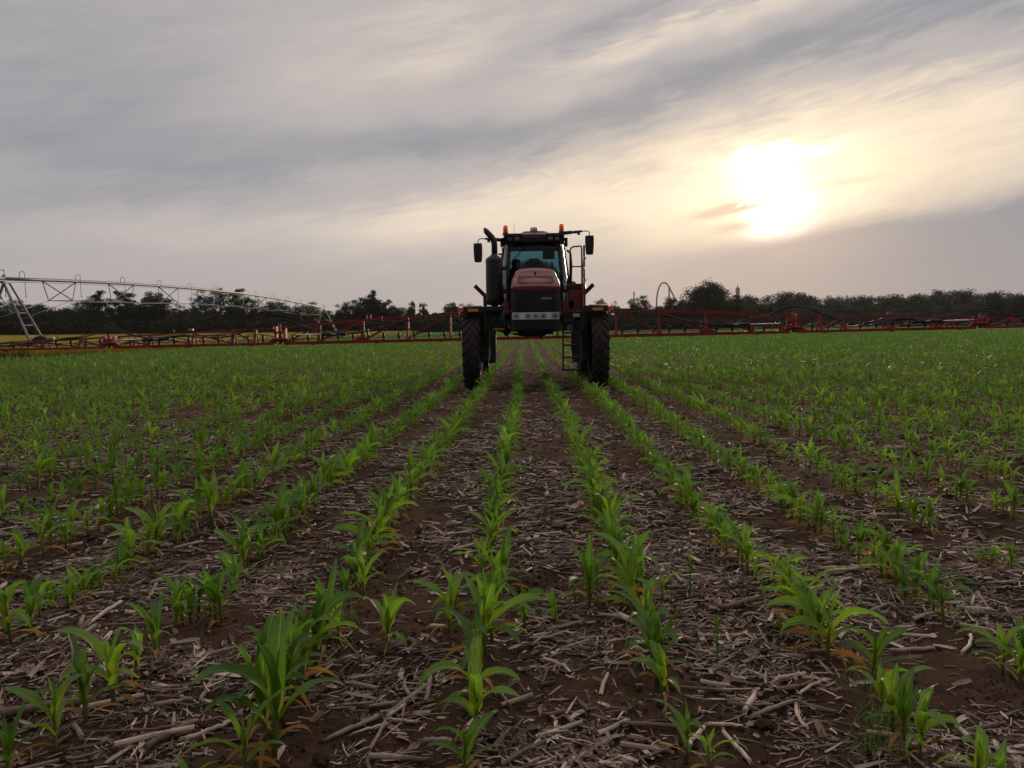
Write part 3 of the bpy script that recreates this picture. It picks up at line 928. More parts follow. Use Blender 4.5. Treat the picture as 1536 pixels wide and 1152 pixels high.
rs_ = random.Random(9)
used_labels = {}
for (ax, ay, bx_, by_, w) in segs:
    p0 = ground(ax, ay); p1 = ground(bx_, by_)
    mid = ((p0[0] + p1[0]) / 2, (p0[1] + p1[1]) / 2)
    dd = math.hypot(mid[1], CAM_H)
    rad = max(0.005, min(0.026, w / F_PX * dd / 2))
    L = math.hypot(p1[0] - p0[0], p1[1] - p0[1])
    zc = max(float(gz(*p0)), float(gz(*p1)), float(gz(*mid))) + rad * 0.75 + 0.004
    ang = math.atan2(p1[1] - p0[1], p1[0] - p0[0])
    b = MB()
    nseg = 9; bow_ = rs_.gauss(0, 1)
    pts = []; rd = []
    for k in range(nseg + 1):
        t = k / nseg
        pts.append(((t - .5) * L, L * 0.025 * bow_ * (1 - (2 * t - 1) ** 2) + rs_.gauss(0, L * 0.005), rs_.gauss(0, 0.0015)))
        rd.append(rad * rs_.uniform(0.80, 1.02) * (1.14 if k == nseg // 2 and L > 0.12 else 1))
    b.tube(pts, rd, 9)
    # split, frayed ends
    for e, sg in ((0, -1), (nseg, 1)):
        for q in range(3):
            a0 = rs_.random() * 2 * PI
            p = Vector(pts[e]) + Vector((0, math.cos(a0), math.sin(a0))) * rad * 0.7
            b.tube([p - Vector((sg * 0.01, 0, 0)), p + Vector((sg * rs_.uniform(0.01, 0.03), rs_.gauss(0, .004), rs_.gauss(0, .004)))], [rad * 0.3, rad * 0.08], 4)
    tone_ = rs_.choice(['straw1', 'straw1', 'straw2', 'straw2', 'straw3'])
    o = b.build('stalk_piece', M[tone_])
    o.location = (mid[0], mid[1], zc); o.rotation_euler = (rs_.random() * 0.3, rs_.gauss(0, 0.02), ang)
    # describe by the nearest plant
    best = min(range(len(plants)), key=lambda i: (plants[i][0] - mid[0]) ** 2 + (plants[i][1] - mid[1]) ** 2)
    r_, k_ = rank[best]
    ddx, ddy = mid[0] - plants[best][0], mid[1] - plants[best][1]
    side = ('right of' if ddx > 0 else 'left of') if abs(ddx) > abs(ddy) else ('behind' if ddy > 0 else 'in front of')
    shade = {'straw1': 'pale', 'straw2': 'grey', 'straw3': 'brown'}[tone_]
    siz = 'long' if L > 0.28 else ('short' if L < 0.13 else 'broken')
    lab = '%s %s corn stalk %s %s plant of %s' % (siz, shade, side, ordinal(k_), row_name(r_))
    c_ = used_labels.get(lab, 0); used_labels[lab] = c_ + 1
    if c_: lab = ('thicker ' if rad > 0.011 else 'thinner ') + lab
    tag(o, lab, 'corn stalk', 'broken corn stalks on the ground')

# clods
def clod(px, py, r, label):
    x, y = ground(px, py)
    b = bmesh.new(); bmesh.ops.create_icosphere(b, subdivisions=4, radius=r)
    sx = rs_.random() * 50
    for v in b.verts:
        p = v.co / r
        k = 1 + 0.5 * float(vnoise(np.array([p.x * 2.3 + sx]), np.array([p.y * 2.3 + p.z * 1.7]))[0]) + 0.2 * float(vnoise(np.array([p.x * 6 + sx]), np.array([p.y * 6 + p.z * 5]))[0])
        v.co = v.co * k; v.co.z *= 0.75
    for f in b.faces: f.smooth = True
    me = bpy.data.meshes.new('clod'); b.to_mesh(me); b.free(); me.materials.append(M['soil'])
    o = bpy.data.objects.new('soil_clod', me); COL.objects.link(o); o.location = (x, y, float(gz(x, y)) + r * 0.35)
    tag(o, label, 'clod', 'clods of soil')
clod(554, 1002, 0.016, 'small round soil clod lying left of the first row left of centre')
clod(611, 973, 0.018, 'soil clod beside the lone small corn plant in the bare gap')
clod(482, 1136, 0.030, 'large soil clod near the bottom edge, below crossed pale stalks')
clod(1147, 1092, 0.036, 'broad flat clod among pale husks near the bottom right')
clod(738, 1110, 0.028, 'dark clod just right of the front plant of the first row left of centre')
clod(1385, 870, 0.03, 'soil clod behind the plants of the third row right of centre')

# weeds
def broad_weed(px, py, H, label, n=14, seed=1, leafL=0.05, leafW=0.016):
    x, y = ground(px, py)
    r = np.random.default_rng(seed)
    root = empty('weed', (x, y, float(gz(x, y))))
    tag(root, label, 'weed', 'weeds between the corn rows')
    bs = Bag(); p = [np.array([[0, 0, -0.01]]), np.array([[0.004, 0.002, H * .5]]), np.array([[0.0, 0.004, H]])]
    tubes_np(bs, p[0], p[1], np.array([.0035]), np.array([.003]), 6, 0); tubes_np(bs, p[1], p[2], np.array([.003]), np.array([.0015]), 6, 0)
    o = bpy.data.objects.new('stem', bs.mesh('weed_stem', [M['weed']], True)); COL.objects.link(o); o.parent = root
    bl = Bag()
    h = np.linspace(0.25, 1.0, n) * H
    base = np.stack([np.zeros(n), np.zeros(n), h], -1)
    az = np.arange(n) * 2.4
    blades(bl, base, az, np.linspace(0.3, 1.2, n), np.linspace(-0.3, 1.1, n), r.uniform(0.8, 1.1, n) * leafL, r.uniform(0.8, 1.1, n) * leafW, 6, 3, 0, r, 0.3)
    o = bpy.data.objects.new('foliage', bl.mesh('weed_foliage', [M['weed']], True)); COL.objects.link(o); o.parent = root
broad_weed(1075, 1007, 0.21, 'slender upright weed standing alone between the two rows right of centre', 16, 1)
broad_weed(895, 914, 0.24, 'dark leafy weed against corn plants in first row right of centre', 16, 2, 0.06, 0.02)
broad_weed(862, 920, 0.16, 'small dark weed just left of the dark leafy weed', 10, 3, 0.04, 0.012)
broad_weed(1034, 899, 0.20, 'thin weed between first and second rows right of centre', 12, 4)
broad_weed(1170, 960, 0.06, 'tiny low weed seedling left of a corn plant in second row right', 7, 5, 0.035, 0.012)
broad_weed(1292, 915, 0.05, 'tiny weed seedling on bare soil between second and third rows right', 7, 6, 0.03, 0.012)
broad_weed(948, 1072, 0.04, 'tiny weed seedling between straw left of second front plant right of centre', 6, 7, 0.03, 0.01)
gx_, gy_ = [], []
rg = np.random.default_rng(77)
gb = Bag()
for (px, py, sp, n) in ((1318, 1130, 0.07, 70), (1335, 1098, 0.05, 60), (1295, 1045, 0.05, 30), (1352, 1060, 0.05, 30), (405, 860, 0.04, 20), (530, 945, 0.04, 24)):
    x, y = ground(px, py)
    X = x + rg.normal(0, sp, n); Y = y + rg.normal(0, sp, n)
    blades(gb, np.stack([X, Y, gz(X, Y)], -1), rg.random(n) * 2 * PI, rg.uniform(1.0, 1.5, n), rg.uniform(-0.4, 1.2, n), rg.uniform(0.05, 0.15, n), rg.uniform(0.002, 0.004, n), 6, 3, 0, rg, 0.5)
o = bpy.data.objects.new('grass_weeds', gb.mesh('grass_weeds', [M['weed']], True)); COL.objects.link(o)
tag(o, 'fine green grass weeds sprouting around the corn near the bottom right', 'grass', None, 'stuff')

# ------------------------------------------------------------------ the sprayer
SX, SY = 0.24, 19.5
SP = empty('field_sprayer', (SX, SY, 0))
tag(SP, 'tall red and black self-propelled field sprayer with folded-out booms facing the camera', 'sprayer')
def z_at(py, s): return CAM_H + (489 - py) / s
def x_at(px, s): return (px - 788) / s - SX

# --- wheels
def wheel(x, y, side):
    w = empty('wheel', (x, y, 0), 0, SP)
    Rr, wd = 0.93, 0.40
    b = MB()
    prof = [(0.60, -wd * .40), (0.66, -wd * .47), (0.76, -wd * .50), (0.85, -wd * .49), (0.885, -wd * .42), (0.895, -wd * .2), (0.90, 0), (0.895, wd * .2),
            (0.885, wd * .42), (0.85, wd * .49), (0.76, wd * .50), (0.66, wd * .47), (0.60, wd * .40)]
    b.lathe(prof + [(0.60, -wd * .40)], 72, 'X', (0, 0, Rr))
    # chevron lugs
    nl = 23
    for k in range(nl):
        for sgn in (-1, 1):
            a0 = 2 * PI * (k + (0.5 if sgn > 0 else 0)) / nl
            prev = None
            path = []
            for t in np.linspace(0, 1, 6):
                lx = sgn * (0.012 + t * (wd * 0.5))
                a = a0 + 0.30 * t ** 0.85
                rr_ = 0.935 - 0.030 * t ** 3
                path.append((lx, a, rr_, t))
            secs = []
            for (lx, a, r_, t) in path:
                hw = 0.026 + 0.008 * t          # half thickness along the circumference
                rin = 0.885 - 0.05 * t ** 3
                sec = []
                for (da, rad) in ((-hw * 1.35, rin), (-hw, r_), (hw, r_), (hw * 1.35, rin)):
                    an = a + da
                    sec.append((lx, -math.sin(an) * rad, Rr + math.cos(an) * rad))
                secs.append(sec)
            b.loft(secs, closed=True, cap=True, smooth=False)
    b.build('tyre', M['rubber'], w)
    b = MB()
    b.lathe([(0.615, -.17), (0.60, -.10), (0.50, -.06), (0.20, -.03), (0.20, .03), (0.50, .06), (0.60, .10), (0.615, .17), (0.595, .17), (0.585, .1), (0.585, -.1), (0.595, -.17), (0.615, -.17)], 48, 'X', (0, 0, Rr))
    b.build('rim', M['rim'], w)
    b = MB()
    b.lathe([(0.17, side * .02), (0.17, side * .20), (0.13, side * .245), (0.05, side * .265), (0.0, side * .265)], 24, 'X', (0, 0, Rr))
    for k in range(8):
        a = 2 * PI * k / 8
        b.lathe([(0.018, side * .03), (0.018, side * .07), (0, side * .07)], 6, 'X', (0, .26 * math.cos(a), Rr + .26 * math.sin(a)), False)
    b.build('hub', M['plastic'], w)
for sd_ in (-1, 1):
    wheel(sd_ * 1.52, 0, sd_); wheel(sd_ * 1.52, 4.3, sd_)

# --- drive legs and axles
for sd_ in (-1, 1):
    for y0 in (0.0, 4.3):
        b = MB()
        xi = sd_ * 1.20
        b.box((xi, y0, 1.28), (0.17, 0.34, 1.10), bevel=.02)
        b.box((xi + sd_ * .03, y0, 0.86), (0.20, 0.42, 0.42), bevel=.05)
        b.lathe([(0.20, -.13), (0.22, -.08), (0.22, .1), (0.15, .14)], 20, 'X', (xi + sd_ * .06, y0, .93))
        b.box((xi, y0 - .25, 1.62), (0.10, 0.12, 0.52), bevel=.01)
        b.tube([(xi - sd_ * .02, y0 - .24, 1.75), (xi - sd_ * .1, y0 - .30, 1.45), (xi - sd_ * .04, y0 - .28, 1.1), (xi, y0 - .2, .95)], .022, 8)
        b.tube([(xi + sd_ * .02, y0 - .24, 1.8), (xi + sd_ * .02, y0 - .32, 1.4), (xi + sd_ * .05, y0 - .26, 1.0)], .018, 8)
        b.tube([(xi, y0 + .22, 1.15), (xi, y0 + .22, 1.95)], .055, 12)
        b.build('wheel_leg', M['black'], SP)
for y0 in (0.0, 4.3):
    b = MB()
    b.box((0, y0, 1.66), (2.5, 0.22, 0.20), bevel=.015)
    for sd_ in (-1, 1): b.box((sd_ * .95, y0, 1.66), (.5, .28, .26), bevel=.015)
    b.build('axle', M['black'], SP)
# crop guards inside the rear wheels
for sd_ in (-1, 1):
    b = MB()
    b.box((sd_ * 1.20, 3.55, .82), (.20, .03, .74), bevel=.01)
    b.box((sd_ * 1.20, 3.60, 1.32), (.06, .06, .5))
    b.build('mud_flap', M['rubber'], SP)
# fenders
for sd_ in (-1, 1):
    b = MB()
    secs = []
    for t in np.linspace(-.52, .80, 12):
        a = t
        y = -math.sin(-a) * -1.05; yy = math.sin(a) * 1.05
        zz = .93 + math.cos(a) * 1.05
        secs.append([(sd_ * 1.30, -yy if False else yy, zz), (sd_ * 1.72, yy, zz), (sd_ * 1.72, yy, zz + .035), (sd_ * 1.30, yy, zz + .035)])
    b.loft(secs, closed=True)
    b.box((sd_ * 1.44, -.56, 1.905), (.56, .08, .15), bevel=.015)
    f = b.build('fender', M['black'], SP)
    b = MB(); b.box((sd_ * 1.47, -.612, 1.895), (.25, .014, .068)); b.build('reflector', M['amber'], f)
    b = MB(); b.box((sd_ * 1.755, -.57, 1.905), (.13, .06, .10), bevel=.008); b.build('marker_light', M['orange'], f)

# --- chassis
b = MB()
for sd_ in (-1, 1):
    b.bar((sd_ * .42, -.9, 1.52), (sd_ * .42, 5.4, 1.52), .12, .22)
for y in (-.6, .8, 2.0, 3.4, 5.2): b.bar((-.42, y, 1.50), (.42, y, 1.50), .10, .16)
b.box((0, -.15, 1.38), (.85, .9, .14), bevel=.03)
b.box((0, .7, 1.42), (.9, .5, .2), bevel=.03)
b.box((-.15, 1.7, 1.38), (.5, .7, .24), bevel=.04)
b.tube([(-.55, -.7, 1.34), (-.2, -.6, 1.27), (.1, -.6, 1.29), (.4, -.65, 1.36)], .025, 8)
b.tube([(.1, .2, 1.3), (.15, .4, 1.22), (.3, .8, 1.28)], .03, 8)
b.build('chassis', M['black'], SP)
b = MB()
b.box((0, .35, 1.97), (1.55, .5, .14), bevel=.02)
b.box((-.67, -.15, 1.93), (.12, .9, .30), bevel=.02)
b.box((.67, -.15, 1.93), (.10, .9, .32), bevel=.02)
b.build('engine_frame', M['red'], SP)

# --- hood
def hood_sec(y, zt, zs, ht, hs, zb=2.34, hb=.555):
    zb = min(2.34, zs - .04); hb = hs
    """half outline from the left bottom over the top"""
    pts = [(-hb, y, zb), (-hs, y, (zb + zs) / 2), (-hs, y, zs)]
    n = 6
    for k in range(1, n + 1):
        a = PI / 2 * k / n
        pts.append((-hs + (hs - ht) * (1 - math.cos(a)) , y, zs + (zt - zs) * math.sin(a)))
    pts += [(-ht * .5, y, zt + .012), (0, y, zt + .018)]
    return pts + [(-p[0], p[1], p[2]) for p in pts[-2::-1]]
b = MB()
S_ = [hood_sec(-1.165, 2.39, 2.385, .50, .562), hood_sec(-1.12, 2.43, 2.40, .48, .566), hood_sec(-.98, 2.56, 2.46, .44, .560, 1.95),
      hood_sec(-.78, 2.665, 2.55, .42, .545, 1.9), hood_sec(-.68, 2.69, 2.56, .40, .535, 1.9), hood_sec(-.62, 2.78, 2.60, .36, .52, 1.9), hood_sec(-.50, 2.855, 2.66, .33, .50, 1.9),
      hood_sec(-.1, 2.90, 2.72, .31, .475, 1.9), hood_sec(.35, 2.93, 2.74, .29, .46, 1.9), hood_sec(.62, 2.93, 2.74, .28, .45, 1.9)]
b.loft(S_)
hood = b.build('hood', M['red'], SP)
# recessed hexagon on the sloping nose
b = MB()
def nose(x, t):
    y = -1.11 + t * .33; z = 2.435 + t * .245 + (.018 - .05 * x * x)
    return (x, y, z)
hexa = [nose(-.36, .12), nose(.36, .12), nose(.43, .32), nose(.40, .80), nose(.36, .9), nose(-.36, .9), nose(-.40, .80), nose(-.43, .32)]
hexa = [nose(p[0], (p[1] + 1.11) / .33) for p in hexa]
b.prism(hexa, (0, -.010, .014), (0, .05, -.06))
b.build('hood_scoop', M['red_dark'], hood)
b = MB(); b.lathe([(.03, 0), (.03, .03), (0, .03)], 12, 'Y', (0, -.675, 2.745)); b.build('hood_latch', M['red_dark'], hood)
# grille
b = MB()
def gsec(z, hw, yf):
    n = 12; pts = []
    for k in range(n + 1):
        t = -1 + 2 * k / n
        x = hw * t
        y = yf + .10 * abs(t) ** 6 + .03 * t * t
        pts.append((x, y, z))
    pts += [(hw, .3, z), (-hw, .3, z)]
    return pts
b.loft([gsec(1.38, .52, -1.08), gsec(1.42, .565, -1.14), gsec(1.655, .572, -1.17), gsec(1.656, .572, -1.13), gsec(1.822, .572, -1.13), gsec(1.823, .572, -1.18), gsec(2.1, .572, -1.19),
        gsec(2.33, .568, -1.17), gsec(2.375, .555, -1.13)], closed=True, smooth=False)
for k in range(15):
    z = 1.86 + k * .033
    b.bar((-.50, -1.192, z), (.50, -1.192, z), .012, .010)
for k in range(6):
    z = 1.44 + k * .033
    b.bar((-.48, -1.165, z), (.48, -1.165, z), .012, .010)
for sd_ in (-1, 1):
    b.bar((sd_ * .53, -1.172, 1.84), (sd_ * .53, -1.172, 2.34), .03, .02, (0, 1, 0))
gr_ = b.build('grille', M['grille'], hood)
# badge
cu = bpy.data.curves.new('badge', 'FONT'); cu.body = 'CASE IH'; cu.size = .052; cu.extrude = .003; cu.align_x = 'CENTER'; cu.align_y = 'CENTER'; cu.space_character = 1.15; cu.offset = .0012
to = bpy.data.objects.new('tmp', cu); COL.objects.link(to)
dg = bpy.context.evaluated_depsgraph_get()
bm_ = bpy.data.meshes.new_from_object(to.evaluated_get(dg))
bpy.data.objects.remove(to)
bm_.materials.clear(); bm_.materials.append(M['white'])
bo = bpy.data.objects.new('badge_lettering', bm_); COL.objects.link(bo); bo.parent = hood
bo.location = (.245, -1.208, 2.135); bo.rotation_euler = (PI / 2, 0, 0); bo.scale = (1.12, 1, 1)
# light bar
b = MB()
b.box((0, -1.143, 1.739), (1.08, .02, .155))
for x, w in ((-.285, .13), (.285, .13)):
    b.box((x, -1.165, 1.748), (w, .03, .10), bevel=.006)
b.bar((-.20, -1.17, 1.79), (.20, -1.17, 1.79), .02, .045)
b.bar((-.54, -1.17, 1.815), (.54, -1.17, 1.815), .03, .010)
b.bar((-.54, -1.17, 1.664), (.54, -1.17, 1.664), .03, .008)
lb = b.build('light_bar', M['chrome'], hood)
for x, r in ((-.445, .058), (.445, .058), (-.175, .046), (.0, .040), (.175, .046)):
    b = MB()
    b.lathe([(r, -.018), (r * .96, -.03), (r * .75, -.012), (r * .3, .002), (0, .004)], 20, 'Y', (x, -1.158, 1.735))
    b.lathe([(r * .25, -.02), (r * .2, -.03), (0, -.034)], 10, 'Y', (x, -1.158, 1.735))
    hl = b.build('headlight', M['steel'], hood)
b = MB()
for sd_ in (-1, 1): b.box((sd_ * .447, -1.192, 1.739), (.18, .006, .145), bevel=.002)
b.box((0, -1.195, 1.732), (.50, .006, .135), bevel=.002)
b.build('lamp_cover', M['lens'], hood)

# --- cab
cab = empty('cab', (0, 0, 0), 0, SP)
def cabsec(z, xf, yf, xm, ym, xr, yr):
    return {'fl': Vector((-xf, yf, z)), 'fr': Vector((xf, yf, z)), 'ml': Vector((-xm, ym, z)), 'mr': Vector((xm, ym, z)), 'rl': Vector((-xr, yr, z)), 'rr': Vector((xr, yr, z))}
lo_ = cabsec(2.06, .66, .72, .84, 1.35, .80, 2.28)
md_ = cabsec(2.75, .67, .62, .86, 1.30, .82, 2.32)
hi_ = cabsec(3.58, .62, .80, .74, 1.35, .72, 2.22)
b = MB()
for k in ('fl', 'fr', 'ml', 'mr', 'rl', 'rr'):
    w_ = .085 if k[0] == 'f' else .10
    b.bar(lo_[k], md_[k], w_, w_); b.bar(md_[k], hi_[k], w_, w_)
for a_, c_ in (('fl', 'ml'), ('ml', 'rl'), ('fr', 'mr'), ('mr', 'rr'), ('rl', 'rr'), ('fl', 'fr')):
    b.bar(lo_[a_], lo_[c_], .12, .10); b.bar(hi_[a_] + Vector((0, 0, -.02)), hi_[c_] + Vector((0, 0, -.02)), .08, .08)
b.box((0, 1.45, 2.02), (1.5, 1.55, .12), bevel=.02)
b.box((0, 2.24, 2.38), (1.5, .05, .60))
b.build('cab_frame', M['black'], cab)
# glass
b = MB()
def curved(p, bulge, n=8):
    out = []
    for k in range(n + 1):
        t = k / n
        v = p[0].lerp(p[1], t); v = v + Vector(bulge) * (1 - (2 * t - 1) ** 2); out.append(v)
    return out
b.loft([curved((lo_['fl'], lo_['fr']), (0, -.10, 0)), curved((md_['fl'], md_['fr']), (0, -.12, 0)), curved((hi_['fl'], hi_['fr']), (0, -.10, 0))], cap=False)
b.build('windshield', M['glass'], cab)
for s1, s2 in (('fl', 'ml'), ('fr', 'mr'), ('ml', 'rl'), ('mr', 'rr')):
    b = MB(); sx_ = -1 if s1[1] == 'l' else 1
    b.loft([curved((q[s1], q[s2]), (sx_ * .05, 0, 0)) for q in (lo_, md_, hi_)], cap=False)
    b.build('side_window', M['glass'], cab)
b = MB(); b.loft([curved((Vector((-.68, 2.27, 2.72)), Vector((.68, 2.27, 2.72))), (0, .03, 0)), curved((hi_['rl'], hi_['rr']), (0, .03, 0))], cap=False)
b.build('rear_window', M['glass'], cab)
# roof
b = MB()
def rsec(z, g, top=False):
    pts = []
    for (x, y) in ((-.60, .60), (-.30, .56), (.30, .56), (.60, .60), (.76, .72), (.80, 1.3), (.78, 2.2), (.66, 2.36), (-.66, 2.36), (-.78, 2.2), (-.80, 1.3), (-.76, .72)):
        pts.append((x * g, 1.4 + (y - 1.4) * g, z))
    return pts
b.loft([rsec(3.575, .95), rsec(3.60, .985), rsec(3.70, 1.0), rsec(3.775, .985)], closed=True, smooth=False)
b.mat(1); b.loft([rsec(3.776, .975), rsec(3.80, .95), rsec(3.825, .85)], closed=True, smooth=False)
b.bm.faces.ensure_lookup_table()
b.mat(0)
for sd_ in (-1, 1): b.box((sd_ * .52, .60, 3.76), (.46, .20, .09), bevel=.025)
rf = b.build('cab_roof', [M['plastic'], M['red']], cab)
b = MB()
b.loft([[(-.33, .85, 3.80), (.33, .85, 3.80), (.33, 1.6, 3.80), (-.33, 1.6, 3.80)], [(-.30, .88, 3.86), (.30, .88, 3.86), (.30, 1.5, 3.86), (-.30, 1.5, 3.86)],
        [(-.12, .95, 3.905), (.12, .95, 3.905), (.12, 1.3, 3.905), (-.12, 1.3, 3.905)]], closed=True, smooth=False)
b.build('roof_dome', M['red'], cab)
b = MB(); b.lathe([(.085, 3.905), (.095, 3.93), (.10, 3.975), (.09, 4.0), (.06, 4.012), (0, 4.014)], 24, 'Z', (.0, 1.05, 0)); b.build('antenna_receiver', M['white'], cab)
b = MB(); b.tube([(-.36, .95, 3.8), (-.30, .93, 3.86), (-.24, .92, 3.885), (-.06, .92, 3.89)], .010, 6); b.tube([(.06, .92, 3.89), (.26, .92, 3.89), (.34, .93, 3.86), (.38, .95, 3.8)], .010, 6)
b.build('roof_rail', M['black'], cab)
b = MB(); b.tube([(-.50, 1.0, 3.80), (-.50, 1.0, 4.13)], [.006, .003], 6); b.build('radio_antenna', M['black'], cab)
for x in (-.60, -.43, .40, .565):
    b = MB(); b.lathe([(.078, .02), (.082, 0), (.074, -.012), (.07, -.002), (0, .0)], 20, 'Y', (x, .545 + .02 * (abs(x) > .5), 3.682))
    wl = b.build('work_light', M['plastic'], cab)
    wl.scale = (1, 1, 1)
    b = MB(); b.lathe([(.066, -.006), (.05, -.014), (0, -.018)], 20, 'Y', (x, .545 + .02 * (abs(x) > .5), 3.682)); b.build('lens', M['steel'], wl)
# beacons
for x, zt in ((-.715, 4.03), (.685, 4.05)):
    be = MB()
    be.tube([(x, .72, 3.72), (x, .72, zt - .25)], .028, 10)
    be.lathe([(.062, zt - .26), (.075, zt - .245), (.072, zt - .19), (.06, zt - .18), (0, zt - .18)], 20, 'Z', (x, .72, 0))
    bo_ = be.build('beacon', M['plastic'], cab)
    be = MB(); be.lathe([(.060, zt - .185), (.062, zt - .10), (.056, zt - .04), (.036, zt - .008), (0, zt)], 20, 'Z', (x, .72, 0)); be.build('beacon_lens', M['beacon'], bo_)
    be = MB(); be.lathe([(.02, zt - .18), (.022, zt - .09), (0, zt - .08)], 10, 'Z', (x, .72, 0)); be.build('beacon_core', M['plastic'], bo_)
# mirrors
def mirror(x0, x1, zc, za, hw, hh):
    s_ = 1 if x1 > 0 else -1
    mr = MB()
    mr.tube([(x0, .72, za), (x0 + s_ * .18, .66, za + .01)], .045, 10)
    mr.tube([(x0 + s_ * .18, .66, za + .01), (x0 + s_ * .26, .64, za + .012)], .036, 10)
    mr.tube([(x0 + s_ * .26, .64, za + .012), (x1 - s_ * .18, .55, za + .02)], [.038, .026], 10)
    mr.tube([(x1 - s_ * .18, .55, za + .02), (x1 - s_ * .05, .52, za + .02), (x1, .50, za - .02), (x1, .50, zc + hh - .03)], .012, 8)
    mr.box((x1 - s_ * .26, .56, za - .045), (.07, .05, .05), bevel=.01)
    arm = mr.build('mirror_arm', M['plastic'], cab)
    mr = MB()
    prof = []
    for z_, k in ((hh, .80), (hh * .94, .96), (hh * .6, 1.0), (0, .98), (-hh * .6, .90), (-hh * .92, .78), (-hh, .60)):
        w = hw * k
        prof.append([(x1 - w, .47, zc + z_), (x1 + w, .47, zc + z_), (x1 + w * .9, .40, zc + z_), (x1 - w * .9, .40, zc + z_)])
    mr.loft(prof, closed=True)
    mr.build('mirror_housing', M['plastic'], arm, bevel=.02)
    mr = MB(); mr.box((x1, .475, zc - .005), (hw * 1.6, .008, hh * 1.7), bevel=.003); mr.build('mirror_glass', M['chrome'], arm)
    mr = MB(); mr.tube([(x0 + s_ * .185, .658, za + .01), (x0 + s_ * .20, .655, za + .01)], .043, 12); mr.build('mirror_band', M['white'], arm)
mirror(-.80, -1.395, 3.33, 3.665, .115, .235)
mirror(.76, 1.365, 3.485, 3.82, .115, .235)
b = MB()
b.box((-.80, .78, 3.60), (.10, .10, .18), bevel=.015); b.box((.80, .78, 3.60), (.08, .10, .22), bevel=.015); b.tube([(-.70, .72, 3.72), (-.84, .72, 3.665)], .04, 8)
b.tube([(-.83, .75, 3.55), (-.80, .8, 3.45), (-.80, .85, 3.3)], .015, 8)
b.build('mirror_bracket', M['plastic'], cab)
b = MB(); b.tube([(-.80, .9, 3.0), (-.84, .86, 3.20), (-.83, .84, 3.30)], .012, 8); b.lathe([(0, -.03), (.06, -.02), (.065, .01), (0, .02)], 16, 'Z', (-.85, .84, 3.33)); b.build('convex_mirror', M['plastic'], cab)
# wiper
b = MB(); b.tube([(-.26, .66, 3.50), (-.40, .56, 3.28), (-.60, .50, 3.05)], .008, 6); b.bar((-.20, .655, 3.545), (-.62, .525, 3.03), .012, .02); b.build('wiper', M['black'], cab)
# steering wheel, seat, console, visor
b = MB()
ring = [(.185 * math.cos(a), .17 * math.sin(a) * .5 + 0, .17 * math.sin(a) * .65) for a in np.linspace(0, 2 * PI, 25)]
b.tube([Vector(p) + Vector((0, 1.10, 3.02)) for p in ring], .016, 8, caps=False)
b.tube([(0, 1.1, 3.02), (0, 1.0, 2.7), (0, .95, 2.2)], [.03, .04, .06], 10)
b.bar((-.17, 1.1, 3.02), (.17, 1.1, 3.02), .03, .02)
b.build('steering_wheel', M['plastic'], cab)
b = MB()
b.box((0, 1.62, 2.62), (.52, .50, .14), bevel=.05); b.box((0, 1.88, 2.92), (.48, .13, .62), R_ := Matrix.Rotation(R(-8), 3, 'X'), .05); b.box((0, 1.93, 3.22), (.26, .10, .16), R_, .04)
b.box((0, 1.62, 2.32), (.36, .36, .45), bevel=.03)
b.box((.36, 1.5, 2.82), (.14, .45, .08), bevel=.03)
b.build('seat', M['seat'], cab)
b = MB(); b.box((-.47, 1.75, 3.14), (.24, .12, .26), bevel=.05); b.box((-.47, 1.72, 2.7), (.36, .4, .62), bevel=.05); b.build('passenger_seat', M['seat'], cab)
b = MB(); b.box((.46, 1.25, 3.02), (.05, .20, .24), bevel=.01); b.tube([(.5, 1.3, 2.2), (.5, 1.28, 2.9), (.46, 1.27, 3.0)], .02, 8); b.box((.55, 1.5, 2.45), (.22, .6, .5), bevel=.03); b.build('control_monitor', M['plastic'], cab)
b = MB(); b.box((0, .80, 3.52), (1.1, .08, .09), bevel=.01); b.box((.08, 1.2, 3.47), (.12, .05, .07), bevel=.01); b.tube([(-.05, 1.2, 3.54), (.0, 1.2, 3.44)], .015, 6); b.box((.40, 2.1, 3.40), (.32, .05, .22), bevel=.01); b.build('sun_visor', M['plastic'], cab)

# --- exhaust
b = MB()
b.lathe([(.16, 2.02), (.205, 2.05), (.208, 2.2), (.205, 2.9), (.207, 3.10), (.20, 3.13), (.09, 3.21), (.075, 3.24)], 32, 'Z', (-.975, -.15, 0))
for z in (2.3, 2.75, 3.06): b.lathe([(.208, z - .012), (.213, z - .008), (.213, z + .008), (.208, z + .012)], 32, 'Z', (-.975, -.15, 0))
b.box((-.78, -.12, 2.35), (.22, .08, .12)); b.box((-.78, -.12, 2.9), (.26, .06, .08))
ex = b.build('muffler', M['black'], SP)
b = MB()
pp = [(-.965, -.15, 3.18), (-.965, -.15, 3.45), (-.975, -.15, 3.54), (-1.02, -.15, 3.63), (-1.09, -.15, 3.71), (-1.16, -.15, 3.79), (-1.205, -.15, 3.86)]
b.tube(pp, [.072, .072, .074, .074, .072, .066, .03], 18)
b.build('exhaust_pipe', M['black'], SP)
b = MB()
b.tube([(-.975, -.15, 2.06), (-.975, -.12, 1.9), (-.85, 0, 1.8), (-.6, .1, 1.8)], .09, 14)
b.box((-.98, -.1, 1.93), (.42, .5, .12), bevel=.02)
b.box((-1.15, .15, 1.85), (.20, .5, .3), bevel=.02)
b.build('exhaust_mount', M['black'], SP)

